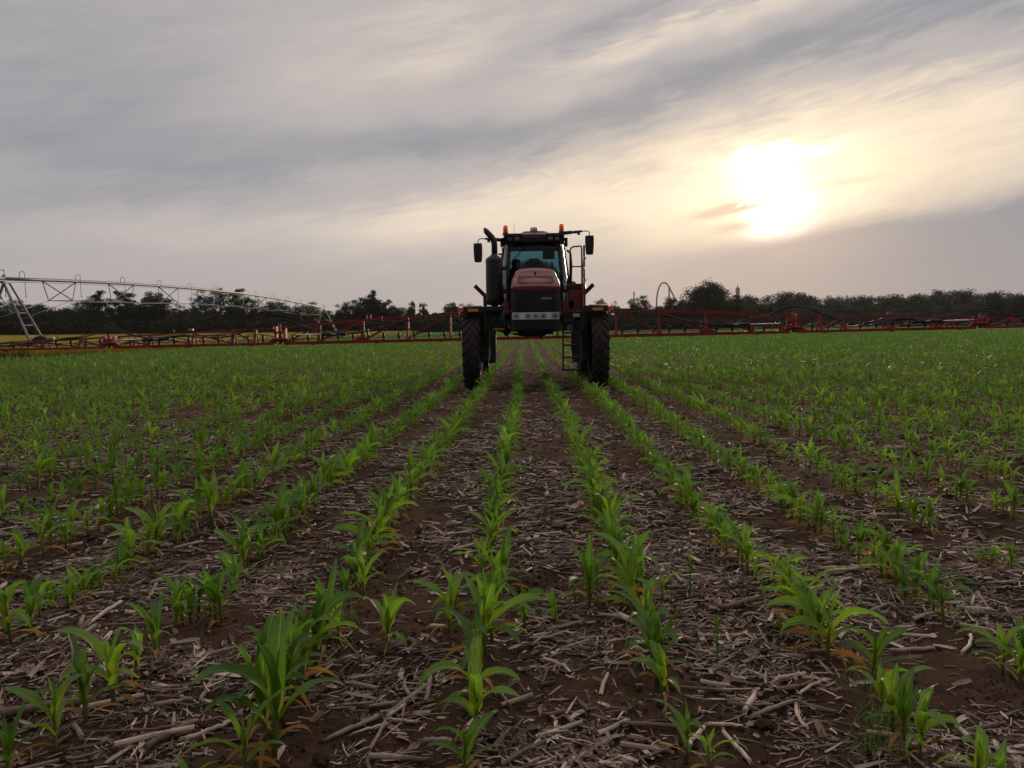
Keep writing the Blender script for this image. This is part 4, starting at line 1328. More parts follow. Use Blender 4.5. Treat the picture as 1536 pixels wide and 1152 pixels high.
# --- left side plumbing
b = MB()
b.tube([(-.60, -.3, 2.0), (-.70, -.45, 1.92), (-.75, -.5, 1.7), (-.70, -.5, 1.5), (-.64, -.45, 1.35)], .06, 12)
b.tube([(-.64, -.2, 2.0), (-.82, -.3, 1.8), (-.80, -.3, 1.5), (-.7, -.2, 1.3)], .045, 12)
b.tube([(-.9, -.1, 1.9), (-.98, -.2, 1.6), (-.85, -.1, 1.4), (-.6, 0, 1.35)], .03, 10)
b.build('coolant_hose', M['hose'], SP)
b = MB(); b.box((-.66, -.42, 1.58), (.07, .05, .06), bevel=.01); b.box((-.62, -.42, 1.46), (.05, .05, .07), bevel=.01); b.build('hose_clamp', M['steel'], SP)
b = MB(); b.bar((-1.0, -.45, 1.445), (-.72, -.45, 1.445), .03, .035); b.lathe([(.05, -.02), (.05, .02), (0, .02)], 14, 'Y', (-.71, -.46, 1.455)); b.build('safety_lever', M['yellow'], SP)
b = MB()
b.box((-1.0, .4, 1.72), (.35, .7, .26), bevel=.03); b.box((-.9, 1.2, 1.8), (.35, .9, .36), bevel=.04)
b.build('battery_box', M['black'], SP)
# boom cradles
for s_ in (-1, 1):
    b = MB()
    b.prism([(s_ * 1.26, 0, 2.0), (s_ * 1.36, 0, 2.0), (s_ * 1.36, 0, 2.30), (s_ * 1.62, 0, 2.56), (s_ * 1.55, 0, 2.64), (s_ * 1.27, 0, 2.36)], (0, 1.95, 0), (0, 2.05, 0))
    b.box((s_ * 1.2, 2.0, 1.85), (.4, .1, .12))
    b.bar((s_ * 1.3, 2.0, 1.9), (s_ * .5, 2.0, 1.5), .10, .10)
    b.build('boom_cradle', M['black'], SP)

# --- right side platform, rails and ladder
pf = empty('access_platform', (0, 0, 0), 0, SP)
b = MB()
b.box((.97, .35, 2.13), (.34, .9, .46), bevel=.02)
b.box((.82, .0, 1.98), (.24, .2, .28), bevel=.01)
b.build('side_panel', M['red'], pf)
b = MB()
b.box((.98, .45, 2.44), (.36, .9, .17), bevel=.03)
b.box((.99, .9, 2.38), (.5, 1.8, .04))
b.box((.855, -.22, 1.72), (.44, .36, .24), bevel=.01)
b.box((.855, -.10, 1.50), (.44, .30, .18), bevel=.01)
b.lathe([(.07, 2.52), (.07, 2.57), (.03, 2.60), (0, 2.60)], 14, 'Z', (.95, .4, 0))
b.build('platform_box', M['black'], pf)
b = MB(); b.box((.975, -.405, 1.755), (.16, .006, .085)); b.build('white_label', M['sticker'], pf)
b = MB(); b.box((.86, -.257, 1.48), (.19, .006, .12)); b.build('warning_plate', M['sticker'], pf)
b = MB()
b.bar((1.175, -.30, 1.34), (1.175, -.30, 2.62), .035, .10)
b.bar((1.20, .10, 1.5), (1.20, .10, 3.45), .045, .06)
b.bar((1.24, .95, 1.6), (1.24, .95, 3.15), .045, .06)
b.tube([(1.20, .10, 3.42), (1.22, .45, 3.30), (1.28, 1.0, 3.14)], .022, 10)
b.tube([(1.175, -.3, 2.60), (1.20, .10, 2.95), (1.26, 1.0, 3.05)], .020, 10)
b.tube([(1.18, -.3, 2.2), (1.21, .1, 2.45), (1.27, 1.0, 2.62)], .022, 10)
b.tube([(1.175, -.3, 1.5), (1.2, .1, 1.9), (1.24, .95, 2.0)], .020, 10)
b.box((1.21, .3, 2.0), (.03, .7, .5))
for k in (.3, .6): b.bar((1.20 + .04 * k, .1 + .85 * k, 1.7), (1.20 + .05 * k, .1 + .85 * k, 3.38 - .3 * k), .035, .05)
b.bar((1.13, -.28, 1.9), (1.13, -.28, 2.9), .03, .05)
b.build('guard_rail', M['red'], pf)
b = MB()
b.tube([(1.11, -.30, 2.95), (1.25, .02, 3.14)], .016, 8); b.tube([(1.11, -.30, 2.43), (1.25, .02, 2.62)], .016, 8)
b.build('grab_handle', M['steel'], pf)
b = MB()
b.tube([(.86, .10, 2.46), (.86, .10, 3.32), (.89, .10, 3.39), (.95, .10, 3.42), (1.10, .10, 3.43), (1.14, .10, 3.42), (1.145, .10, 3.36), (1.145, .10, 2.46)], .020, 10)
b.tube([(.86, .10, 2.94), (1.145, .10, 2.94)], .016, 8)
b.tube([(.80, .3, 3.35), (.88, .25, 3.28), (.90, .2, 3.0), (.88, .2, 2.5)], .028, 8)
b.build('entry_gate', M['red_dark'], pf)
b = MB()
for t, x in ((0, .655), (0, 1.06)):
    b.bar((x, -.42, 1.62), (x, -.42, .42 if x < 1 else .22), .042, .06, (0, 1, 0))
for z in (1.60, 1.335, 1.045, .755, .465):
    b.box((.858, -.42, z), (.40, .13, .042), bevel=.004)
b.tube([(.69, -.42, 1.28), (.74, -.40, 1.16), (.85, -.38, 1.13), (.93, -.38, 1.2)], .010, 6)
b.build('ladder', M['black'], pf)
b = MB(); b.box((1.05, .3, 1.62), (.3, 1.4, .5), bevel=.04); b.build('fuel_tank', M['black'], SP)

# --- product tank
b = MB()
secs = []
for y, k in ((2.5, .80), (2.56, .95), (2.7, 1.0), (4.5, 1.0), (4.66, .93), (4.72, .75)):
    secs.append([(.80 * k * math.copysign(abs(math.cos(a)) ** .75, math.cos(a)), y, 2.52 + .80 * k * math.copysign(abs(math.sin(a)) ** .8, math.sin(a))) for a in np.linspace(0, 2 * PI, 33)[:-1]])
b.loft(secs, closed=True)
tk = b.build('product_tank', M['tank'], SP)
b = MB(); b.lathe([(.24, 3.27), (.25, 3.35), (.22, 3.38), (0, 3.39)], 24, 'Z', (.0, 3.4, 0)); b.build('tank_lid', M['plastic'], tk)

# --- booms
BY = 6.5
BM_ROT = Matrix.Rotation(R(-0.75), 4, 'Y') @ Matrix.Rotation(R(-1.8), 4, 'Z')
b = MB()
for z, r in ((.0, .10), (.85, .08)): b.bar((-1.6, 0, z), (1.6, 0, z), r, r)
b.bar((-1.6, .45, .0), (1.6, .45, .0), .07)
for x in (-1.6, -.8, 0, .8, 1.6):
    b.bar((x, 0, 0), (x, 0, .85), .06); b.bar((x, 0, 0), (x, .45, 0), .05)
for x in (-1.6, 0): b.bar((x, 0, .04), (x + .8, 0, .82), .05); b.bar((x + .8, 0, .82), (x + 1.6, 0, .04), .05)
b.bar((-.5, -1.2, .3), (-.5, 0, .6), .10); b.bar((.5, -1.2, .3), (.5, 0, .6), .10)
bc = b.build('boom_center_frame', M['red_boom'], SP)
bc.matrix_local = Matrix.Translation((0, BY, 1.13)) @ BM_ROT
TOPX = [1.6, 2.7, 5.6, 7.05, 8.35, 9.95, 11.3, 12.8, 14.15, 16.4, 18.4]
TOPZ = [.72, .90, .70, .60, .52, .48, .43, .37, .34, .25, .20]
def topz(x): return float(np.interp(x, TOPX, TOPZ))
def boom_wing(s_, name='boom_wing'):
    b = MB(); P = lambda x, y, z: (s_ * x, y, z)
    # top chord
    for a_, c_ in ((2.4, 8.15), (8.6, 13.9), (14.4, 18.4)):
        n = max(2, int((c_ - a_) / 2.2))
        xs_ = np.linspace(a_, c_, n + 1)
        for q in range(n): b.bar(P(xs_[q], .18, topz(xs_[q])), P(xs_[q + 1], .18, topz(xs_[q + 1])), .07 if a_ < 8 else .055)
    # lower chords
    for a_, c_, w_ in ((1.6, 8.2, .105), (8.5, 14.0, .09), (14.3, 18.4, .07)):
        b.bar(P(a_, 0, 0), P(c_, 0, 0), w_); b.bar(P(a_, .42, 0), P(c_, .42, 0), w_ * .7)
    b.bar(P(1.6, .1, .10), P(2.7, .18, .88), .075)
    # uprights
    for x, w_ in ((2.7, .055), (4.1, .055), (5.6, .10), (7.05, .11), (9.2, .08), (9.95, .12), (11.3, .06), (12.8, .13), (13.3, .05), (15.2, .06), (16.4, .06), (17.4, .05), (18.38, .05)):
        tz = topz(x)
        b.bar(P(x, 0, 0), P(x, .16, tz), w_, .05, (0, 1, 0)); b.bar(P(x, .42, 0), P(x, .2, tz), .045); b.bar(P(x, 0, 0), P(x, .42, 0), .05)
    # diagonals (lean outward and down from the centre)
    for a_, c_ in ((2.7, 4.1), (4.1, 5.55), (5.6, 7.0), (7.05, 8.1)):
        b.bar(P(a_, .12, topz(a_) - .03), P(c_, .03, .05), .06)
    for a_, c_ in ((9.2, 9.95), (9.95, 11.3), (11.3, 12.8), (12.8, 13.9), (14.4, 15.2), (15.2, 16.4), (16.4, 17.4)):
        b.bar(P(c_, .12, topz(c_) - .04), P(a_, .03, .04), .045)
    # gusset at the inner knot
    b.prism([P(5.25, 0, .02), P(5.95, 0, .02), P(5.68, 0, .17), P(5.52, 0, .17)], (0, -.03, 0), (0, .06, 0))
    for x in (3.7, 5.0): b.box(P(x, .18, topz(x) + .0), (.10, .10, .12))
    b.bar(P(5.35, .18, topz(5.35)), P(5.35, .18, topz(5.35) + .16), .05); b.bar(P(5.47, .18, topz(5.4)), P(5.47, .18, topz(5.4) + .16), .03)
    for k in np.arange(3, 18, 2.1): b.box(P(k, -.03, -.045), (.14, .05, .05))
    for x in (12.0, 16.0): b.bar(P(x, .18, topz(x)), P(x, .18, topz(x) + .14), .03)
    w = b.build(name, M['red_boom'], SP)
    w.matrix_local = Matrix.Translation((0, BY, 1.13)) @ BM_ROT
    # hinges
    for x, h_ in ((8.35, .60), (14.15, .40)):
        b = MB()
        for dx_ in (-.16, .14):
            b.box(P(x + dx_, .12, h_ / 2 - .02), (.06, .20, h_ * .92), bevel=.01)
        b.tube([P(x - .02, -.02, -.02), P(x - .02, -.02, h_ + .04)], .05, 10)
        b.tube([P(x - .2, -.05, .14), P(x + .2, -.05, .14)], .05, 10)
        b.box(P(x, .0, .30 * h_ / .5), (.34, .12, .08), bevel=.01)
        b.prism([P(x - .40, 0, .04), P(x + .38, 0, .04), P(x + .22, 0, .17), P(x - .22, 0, .17)], (0, -.04, 0), (0, .05, 0))
        for q in range(5): b.lathe([(.018, -.07), (.018, -.05), (0, -.07)][::-1] if False else [(.02, -.075), (.02, -.04)], 6, 'Y', P(x + .14, 0, .1 + q * h_ * .17))
        b.build('fold_hinge', M['red_boom'], w)
    # fold cylinders
    for xa, xb, xc, z_ in ((7.9, 6.9, 6.1, .27), (12.0, 12.9, 13.9, .24)):
        b = MB()
        b.tube([P(xb, -.10, z_), P(xc, -.10, z_)] if xa > 7.95 and xa < 8 else [P(xb, -.10, z_), P(xc if xa < 8 else xa, -.10, z_)], .062, 12)
        b.mat(1); b.tube([P(xa if xa < 8 else xc, -.10, z_), P(xb, -.10, z_)], .024, 10)
        cy = b.build('hydraulic_cylinder', [M['hose'], M['chrome']], w)
        b = MB(); b.box(P((xb + (xc if xa < 8 else xa)) / 2, -.163, z_ + .01), (.16, .004, .035)); b.build('label_strip', M['sticker'], cy)
    # hoses
    rr_ = random.Random(3 + s_)
    for k in range(3):
        dz_, dy_ = k * .035, -.08 - .03 * k
        b = MB()
        ctrl = [(1.7, .42), (2.2, .72), (2.7, .84), (3.3, .80), (4.2, .62), (5.2, .38), (5.9, .29), (6.7, .34), (7.3, .46), (7.9, .72), (8.3, .83), (8.8, .76), (9.3, .52), (9.7, .36), (10.6, .28),
                (11.6, .33), (12.6, .30), (13.2, .36), (13.7, .58), (14.1, .62), (14.5, .52), (15.0, .34), (15.6, .34), (16.2, .24), (17.2, .22), (18.2, .16)]
        X = np.linspace(1.7, 18.2, 90); Z = np.interp(X, [c[0] for c in ctrl], [c[1] for c in ctrl])
        Z = np.convolve(np.pad(Z, 2, mode='edge'), [.12, .22, .32, .22, .12], 'valid')
        b.tube([P(x, dy_ + .02 * math.sin(x * 2 + k), z + dz_ - .03 + .02 * math.sin(x * 1.7 + k * 2)) for x, z in zip(X, Z)], (.019, .015, .011)[k], 8)
        b.build('hydraulic_hose', M['hose'], w)
    # smaller loose hose loops
    b = MB()
    x = 2.6
    while x < 18:
        L_ = rr_.uniform(.5, 1.3); h0, h1 = rr_.uniform(.10, .3) * topz(x) / .5, rr_.uniform(.1, .3) * topz(x) / .5
        pk = rr_.uniform(-.06, .16)
        b.tube([P(x + L_ * t, .02 + .05 * math.sin(t * 3), h0 + (h1 - h0) * t + pk * math.sin(PI * t)) for t in np.linspace(0, 1, 7)], rr_.choice([.010, .014, .018]), 6)
        x += rr_.uniform(.25, .7) if x > 8 else rr_.uniform(.5, 1.3)
    b.build('small_hose', M['hose'], w)
    # spray line and nozzles
    b = MB()
    b.tube([P(1.7, .30, .13), P(8.1, .30, .13)], .016, 8); b.tube([P(8.6, .30, .12), P(13.9, .30, .12)], .016, 8); b.tube([P(14.4, .30, .10), P(18.2, .30, .10)], .016, 8)
    b.build('spray_line', M['steel'], w)
    nz = None
    xn = 1.9
    k = 0
    while xn < 18.2:
        if nz is None:
            b = MB()
            b.box((0, 0, .09), (.075, .09, .12), bevel=.012)
            b.lathe([(.035, .15), (.042, .17), (.035, .20), (0, .205)], 12, 'Z')
            b.lathe([(.012, -.05), (.028, -.03), (.035, .03), (.02, .04)], 12, 'Z')
            b.tube([(-.04, 0, .07), (-.12, 0, .10), (-.2, 0, .04), (-.25, 0, .01)], .009, 6); b.tube([(.04, 0, .07), (.12, 0, .10), (.2, 0, .04), (.25, 0, .01)], .009, 6)
            nz = b.build('nozzle_body', M['plastic'], w); nz0 = nz
        else:
            nz = nz0.copy(); COL.objects.link(nz); nz.parent = w
        nz.location = P(xn, .30, .085)
        xn += .508; k += 1
    # hoop lamp above the fold
    b = MB(); xq = 7.75
    b.tube([P(xq - .1, .1, .5), P(xq - .1, .1, .95), P(xq - .05, .1, 1.02), P(xq + .18, .1, 1.02), P(xq + .24, .1, .95), P(xq + .22, .1, .6)], .018, 8)
    b.build('hose_hoop', M['black'], w)
    b = MB(); b.box(P(11.4, .16, topz(11.4) + .09), (.16, .12, .08), bevel=.015); b.box(P(5.4, -.05, .32), (.07, .07, .2), bevel=.01); b.box(P(16.2, .16, .33), (.16, .12, .10), bevel=.015); b.build('boom_sensor', M['steel'], w)
boom_wing(-1); boom_wing(1)

# ------------------------------------------------------------------ trees
def crown_mesh(name, seed, w, h, zc, clumps, per, leaf, matn, round_=1.0, gaps=0.0, shape='round'):
    """leaf sized faces in clumps that fill an uneven crown; unit: metres"""
    r = np.random.default_rng(seed)
    bag = Bag()
    d = r.normal(size=(clumps, 3)); d /= np.linalg.norm(d, axis=1, keepdims=True)
    rad = r.random(clumps) ** 0.40
    lob = 1 + 0.16 * np.sin(d[:, 0] * 4 + seed) + 0.14 * np.sin(d[:, 2] * 5 + seed * 2) + r.normal(0, 0.05, clumps)
    c = d * rad[:, None] * lob[:, None] * np.array([w / 2, w / 2, h / 2]) * 0.86
    c[:, 2] = np.where(c[:, 2] < 0, c[:, 2] * 0.85, c[:, 2])
    cr = r.uniform(0.09, 0.17, clumps) * w * (0.9 if gaps else 1)
    n = clumps * per
    ci = np.repeat(np.arange(clumps), per)
    q = r.normal(size=(n, 3)); q /= np.linalg.norm(q, axis=1, keepdims=True)
    p = c[ci] + q * (cr[ci] * r.random(n) ** 0.5)[:, None] * np.array([1, 1, 0.72])
    p[:, 2] += zc
    u = r.normal(size=(n, 3)); u /= np.linalg.norm(u, axis=1, keepdims=True)
    v = np.cross(u, r.normal(size=(n, 3))); v /= np.linalg.norm(v, axis=1, keepdims=True)
    s = (leaf * r.uniform(0.6, 1.3, n))[:, None]
    V = np.stack([p - u * s * .5, p + v * s * .33, p + u * s * .5, p - v * s * .33], 1)
    bag.put(V, np.arange(n * 4).reshape(n, 4), 0)
    return bag.mesh(name, [M[matn]], False), c + np.array([0, 0, zc])
def trunk_mesh(name, seed, H, zc, cl, r0):
    r = random.Random(seed)
    b = MB()
    top = zc + (H - zc) * .45
    pts = [(0, 0, -.2), (r.gauss(0, .1), r.gauss(0, .1), H * .15), (r.gauss(0, .2), r.gauss(0, .2), H * .35), (r.gauss(0, .3), r.gauss(0, .3), top)]
    b.tube(pts, [r0 * 1.3, r0, r0 * .8, r0 * .25], 8)
    for i in r.sample(range(len(cl)), min(14, len(cl))):
        c = cl[i]
        a = Vector(pts[2]).lerp(Vector(pts[3]), r.uniform(-.3, .8))
        m_ = a.lerp(Vector(c), .5) + Vector((0, 0, -.3))
        b.tube([a, m_, Vector(c)], [r0 * .35, r0 * .2, r0 * .05], 5)
    bmesh.ops.recalc_face_normals(b.bm, faces=b.bm.faces)
    me = bpy.data.meshes.new(name); b.bm.to_mesh(me); b.bm.free(); me.materials.append(M['bark'])
    return me
KINDS_T = {}
def kind(name, seed, w, H, bottom, clumps, per, leaf, matn, gaps=0):
    zc = (H + bottom) / 2
    cm, cl = crown_mesh(name + '_crown', seed, w, H - bottom, zc, clumps, per, leaf, matn, gaps=gaps)
    KINDS_T[name] = (cm, trunk_mesh(name + '_trunk', seed, H, zc, cl, .035 * H * .5), w, H)
kind('round1', 1, 10, 12, 0.3, 120, 130, .36, 'tree')
kind('round2', 2, 11, 12, 0.3, 130, 120, .36, 'tree')
kind('round3', 3, 9, 12, 0.5, 110, 130, .36, 'tree')
kind('tall1', 4, 8, 14, 0.5, 120, 110, .34, 'tree', 1)
kind('tall2', 5, 7.5, 14, 0.8, 110, 110, .34, 'tree', 1)
kind('open1', 6, 9, 13, 3.0, 75, 70, .30, 'tree', 1)
kind('open2', 7, 8, 13, 3.5, 64, 70, .30, 'tree', 1)
kind('lolly', 8, 6, 9, 4.0, 60, 90, .28, 'tree')
kind('big', 9, 22, 18, 0.3, 330, 120, .5, 'tree2')
tr_r = random.Random(6)
def tree(px, topy, wpx, Y, k, label, cat='tree', group='trees beyond the field', name='tree'):
    cm, tm, w, H = KINDS_T[k]
    p = at(px, topy, Y)
    s = F_PX / Y
    root = empty(name, (p.x, Y, 0), tr_r.random() * 6.28)
    hs = p.z / H; ws = (wpx / s) / w
    root.scale = (ws, ws, hs)
    tag(root, label, cat, group)
    for nm, me in (('trunk', tm), ('crown', cm)):
        o = bpy.data.objects.new(nm, me); COL.objects.link(o); o.parent = root
# left side
TL = [(-40,455,90,225,'round1','dark round tree at the far left end, behind the irrigation tower'),
 (10,449,80,215,'round2','dark tree behind the first tower of the irrigation machine'),
 (52,452,60,225,'round3','low dark tree right of the irrigation tower legs'),
 (92,458,60,230,'round1','low rounded tree under the first irrigation truss'),
 (118,446,34,205,'open1','thin airy tree left of two tall trees under the irrigation pipe'),
 (146,432,44,205,'tall1','left of the two tall trees touching the irrigation pipe'),
 (186,429,50,205,'tall2','right of the two tall trees, whose top meets the pipe'),
 (232,432,52,207,'round3','dense flat-topped tree right of the tall pair under the pipe'),
 (212,457,60,230,'round2','low tree filling the gap right of the tall pair'),
 (267,452,40,220,'open2','small sparse tree right of the flat-topped tree'),
 (285,456,60,230,'round1','low dark tree below the middle of the irrigation pipe'),
 (306,428,38,205,'open2','leftmost airy tree of the loose tall group behind the pipe'),
 (330,427,44,208,'open1','middle airy tree of the loose tall group, tops above pipe'),
 (356,430,44,205,'tall1','dense tree on the right of the loose tall group'),
 (378,441,40,208,'open1','lower airy tree at the right edge of the loose group'),
 (412,448,56,215,'round3','rounded tree just below the descending irrigation pipe'),
 (440,456,50,222,'round1','low round tree left of the far irrigation tower'),
 (462,453,40,215,'round2','round tree under the low end of the pipe'),
 (487,462,60,230,'round3','low tree directly behind the far irrigation tower'),
 (513,454,34,210,'round1','small dark tree right of the far irrigation tower'),
 (538,446,50,208,'round2','dark tree on the left shoulder of the peaked grove'),
 (558,432,34,205,'tall1','tallest peaked tree of the grove left of the sprayer'),
 (574,444,44,206,'tall2','tree on the right shoulder of the peaked grove'),
 (594,458,56,212,'round3','low tree at the right foot of the peaked grove'),
 (617,453,17,200,'lolly','left of two small lollipop trees standing apart'),
 (635,455,15,200,'lolly','right of two small lollipop trees standing apart'),
 (625,470,60,225,'round1','low bushy tree below the two lollipop trees'),
 (655,470,60,225,'round2','low bushy tree left of the leafy pair by the sprayer'),
 (678,450,32,205,'round3','leafy tree at the left of the sprayer wheel'),
 (700,453,38,207,'round1','leafy tree partly behind the left front wheel fender'),
 (740,462,60,230,'round2','low tree hidden behind the exhaust side of the sprayer'),
 (860,462,60,230,'round3','low tree seen behind the sprayer platform'),
 (899,444,24,205,'open1','airy tree just right of the sprayer fender'),
 (922,448,20,208,'open2','small airy tree next to the fender, second from it'),
 (936,460,44,230,'round1','low tree below the thin far tower on the left side'),
 (958,443,40,215,'round2','dark tree left of the roller coaster arch'),
 (985,456,44,235,'round3','low tree under the left leg of the roller coaster'),
 (1005,443,34,225,'round1','dark tree in front of the roller coaster arch'),
 (1026,446,34,225,'round3','dark tree left of the largest round tree'),
 (1059,420,72,215,'big','largest broad round tree, standing right of the roller coaster'),
 (1096,442,50,222,'round2','round tree on the right shoulder of the largest tree'),
 (1117,455,40,235,'round1','low tree below the observation tower'),
 (1497,440,42,250,'round2','nearer dark tree at the right end of the wood'),
 (1532,437,44,240,'round1','dark tree cut by the right edge of the photo'),
 (1580,435,60,240,'round3','dark tree just beyond the right end of the wood'),
 (1468,452,44,255,'round3','low green tree before the right end of the wood')]
for t in TL: tree(*t)

# masses: understory on the left, the long wood on the right
def wood(name, label, spans, matn, leaf, seed, per=55):
    r = np.random.default_rng(seed)
    bag = Bag()
    for (x0, x1, top0, top1, Y, wpx) in spans:
        px = x0
        while px < x1:
            t = (px - x0) / max(1, (x1 - x0)); top = top0 + (top1 - top0) * t + r.normal(0, 0.9)
            p = at(px, top, Y + r.normal(0, 4)); H = max(p.z, 2.0)
            w = wpx * Y / F_PX * r.uniform(.7, 1.3)
            nc = 26
            d = r.normal(size=(nc, 3)); d /= np.linalg.norm(d, axis=1, keepdims=True)
            c = d * (r.random(nc) ** .4)[:, None] * np.array([w / 2, w / 2, H * .46]) + np.array([p.x, p.y, H * .52])
            n = nc * per; ci = np.repeat(np.arange(nc), per)
            q = r.normal(size=(n, 3)); q /= np.linalg.norm(q, axis=1, keepdims=True)
            P_ = c[ci] + q * (r.random(n) ** .5)[:, None] * np.array([w * .2, w * .2, H * .12])
            P_[:, 2] = np.maximum(P_[:, 2], .05)
            u = r.normal(size=(n, 3)); u /= np.linalg.norm(u, axis=1, keepdims=True)
            v = np.cross(u, r.normal(size=(n, 3))); v /= np.linalg.norm(v, axis=1, keepdims=True)
            s = (leaf * r.uniform(.6, 1.3, n))[:, None]
            V = np.stack([P_ - u * s * .5, P_ + v * s * .35, P_ + u * s * .5, P_ - v * s * .35], 1)
            bag.put(V, np.arange(n * 4).reshape(n, 4), 0)
            px += wpx * r.uniform(.16, .34)
    o = bpy.data.objects.new(name, bag.mesh(name, [M[matn]], False)); COL.objects.link(o)
    tag(o, label, 'wood', None, 'stuff')
wood('undergrowth_wood', 'dark wooded undergrowth closing the gaps between the left trees', [(-120, 470, 466, 468, 236, 22), (440, 1120, 472, 470, 238, 22), (-120, 1120, 484, 478, 200, 16)], 'tree', .55, 31, 90)
wood('far_wood', 'long far wood reading as one dark band on the right', [(1095, 1200, 447, 437, 300, 44), (1200, 1350, 438, 446, 310, 46), (1330, 1440, 443, 434, 300, 44), (1440, 1680, 436, 446, 300, 44),
     (1100, 1680, 458, 456, 285, 40), (1100, 1680, 472, 468, 275, 34)], 'tree2', .45, 32, 150)
# small bushes at the foot of the wood
bm_b, cl_b = crown_mesh('bush', 55, 4, 2.6, 1.3, 40, 60, .3, 'tree2')
for px, ty, wpx, lab in ((1218, 471, 16, 'small pale bush before the wood, left of three'), (1276, 471, 18, 'small pale bush before the wood, middle of three'), (1292, 472, 14, 'small pale bush before the wood, right of three'),
                    (1425, 470, 14, 'low bush before the right part of the wood')):
    p = at(px, ty, 262); o = bpy.data.objects.new('bush', bm_b); COL.objects.link(o); o.location = (p.x, 262, 0)
    k = wpx * 262 / F_PX / 4; o.scale = (k, k, max(p.z, 1.5) / 2.6); tag(o, lab, 'bush', 'bushes at the foot of the wood')

# ------------------------------------------------------------------ centre pivot irrigation machine
IR_P = at(5, 418, 50.0); IR_Q = at(487, 463, 132.0)
IR = empty('irrigation_machine', (IR_P.x, 50.0, 0))
tag(IR, 'long galvanised centre pivot irrigation machine arching above the field on the left', 'irrigation machine')
SPAN_END = Vector((IR_Q.x - IR_P.x, 82.0, 0))
def span_pt(t, z_off=0, lat=0):
    """t along the span; arch shaped pipe"""
    base_z = IR_P.z + (IR_Q.z - IR_P.z) * t + (0.85 if t >= 0 else -.6) * 4 * t * (1 - t)
    d = SPAN_END.normalized(); n = Vector((d.y, -d.x, 0))
    return SPAN_END * t + n * lat + Vector((0, 0, base_z + z_off))
def make_span(t0, t1, nst=9, name='truss_span'):
    b = MB()
    T_ = np.linspace(t0, t1, 28)
    b.tube([span_pt(t) for t in T_], .115, 12)
    pipe = b.build('water_pipe', M['galv'], IR)
    b = MB()
    st = np.linspace(t0 + (t1 - t0) * .075, t1 - (t1 - t0) * .075, nst)
    low = []
    for i, t in enumerate(st):
        drop = -1.55 if 0 < i < nst - 1 else -1.4
        a_, c_ = span_pt(t, drop, -.85), span_pt(t, drop, .85)
        low.append((a_, c_))
        b.bar(a_, c_, .04)
        dt = (t1 - t0) * .025
        for p in (a_, c_):
            b.bar(span_pt(t - dt, -.08), p, .055); b.bar(span_pt(t + dt, -.08), p, .055)
    ends = [(span_pt(t0, -2.6, l), span_pt(t1, -2.3, l)) for l in (-.9, .9)]
    for side in (0, 1):
        chain = [ends[side][0]] + [l[side] for l in low] + [ends[side][1]]
        for a_, c_ in zip(chain, chain[1:]): b.tube([a_, c_], .02, 6)
    # a control cable slung under the pipe
    b.tube([span_pt(t, -.20) for t in T_], .02, 6)
    b.build('truss', M['galv'], IR)
    for i, t in enumerate(np.linspace(t0 + .02 * (t1 - t0), t1 - .02 * (t1 - t0), 13)):
        b = MB()
        q = span_pt(t, .05); n = Vector((1, -.02, 0))
        pts = [q] + [q + Vector((n.x * (.17 - .17 * math.cos(a)), 0, .28 + .17 * math.sin(a))) for a in np.linspace(0, PI, 8)] + [q + Vector((.34, 0, -.3)), q + Vector((.36, 0, -1.15))]
        b.tube(pts, .018, 8)
        b.lathe([(.03, -.06), (.045, 0), (.02, .03)], 8, 'Z', tuple(pts[-1]))
        b.build('drop_pipe', M['galv'], IR)
make_span(0, 1)
make_span(-.25, 0, 3)
def ir_tower(t, steel='galv'):
    c = span_pt(t); top = c.z
    tw = empty('tower', (c.x, c.y, 0), 0, IR)
    b = MB()
    d = SPAN_END.normalized(); n = Vector((d.y, -d.x, 0))
    for s_ in (-1, 1):
        for e in (-1, 1):
            a_ = n * s_ * .18 + d * e * .28 + Vector((0, 0, top - .25)); f = n * s_ * 2.0 + d * e * .75 + Vector((0, 0, .75))
            b.bar(a_, f, .11)
        for k in (.3, .5, .7, .88):
            p = [n * s_ * (.18 + 1.82 * k) + d * e * (.28 + .47 * k) + Vector((0, 0, (top - .25) * (1 - k) + .75 * k)) for e in (-1, 1)]
            b.bar(p[0], p[1], .035)
    for e in (-1, 1):
        k = .45
        p = [n * s_ * (.18 + 1.82 * k) + d * e * (.28 + .47 * k) + Vector((0, 0, (top - .25) * (1 - k) + .75 * k)) for s_ in (-1, 1)]
        b.bar(p[0], p[1], .045)
    b.bar(n * -2.1 + Vector((0, 0, .72)), n * 2.1 + Vector((0, 0, .72)), .14)
    b.box((0, 0, top - .22), (.5, .8, .12))
    b.box((0, .1, top + .12), (.16, .16, .28)); b.tube([(0, .1, top + .25), (0, .1, top + .6)], .02, 6)
    b.build('tower_frame', M[steel], tw)
    for s_ in (-1, 1):
        p = n * s_ * 2.15 + Vector((0, 0, .60))
        b = MB(); b.lathe([(.36, -.13), (.50, -.16), (.585, -.14), (.60, 0), (.585, .14), (.50, .16), (.36, .13), (.36, -.13)], 32, 'Y', (p.x, p.y, p.z))
        for k in range(18):
            a = 2 * PI * k / 18
            b.box((p.x + .6 * math.cos(a), p.y, p.z + .6 * math.sin(a)), (.06, .26, .05), Matrix.Rotation(-a, 3, 'Y'))
        b.build('tyre', M['rubber'], tw)
        b = MB(); b.lathe([(.37, -.10), (.30, -.03), (.1, 0), (.1, .03), (.30, .03), (.37, .10)], 24, 'Y', (p.x, p.y, p.z)); b.box((p.x, p.y - .2, p.z), (.3, .25, .3), bevel=.03); b.build('wheel_drive', M['steel'], tw)
ir_tower(0); ir_tower(1, 'steel')

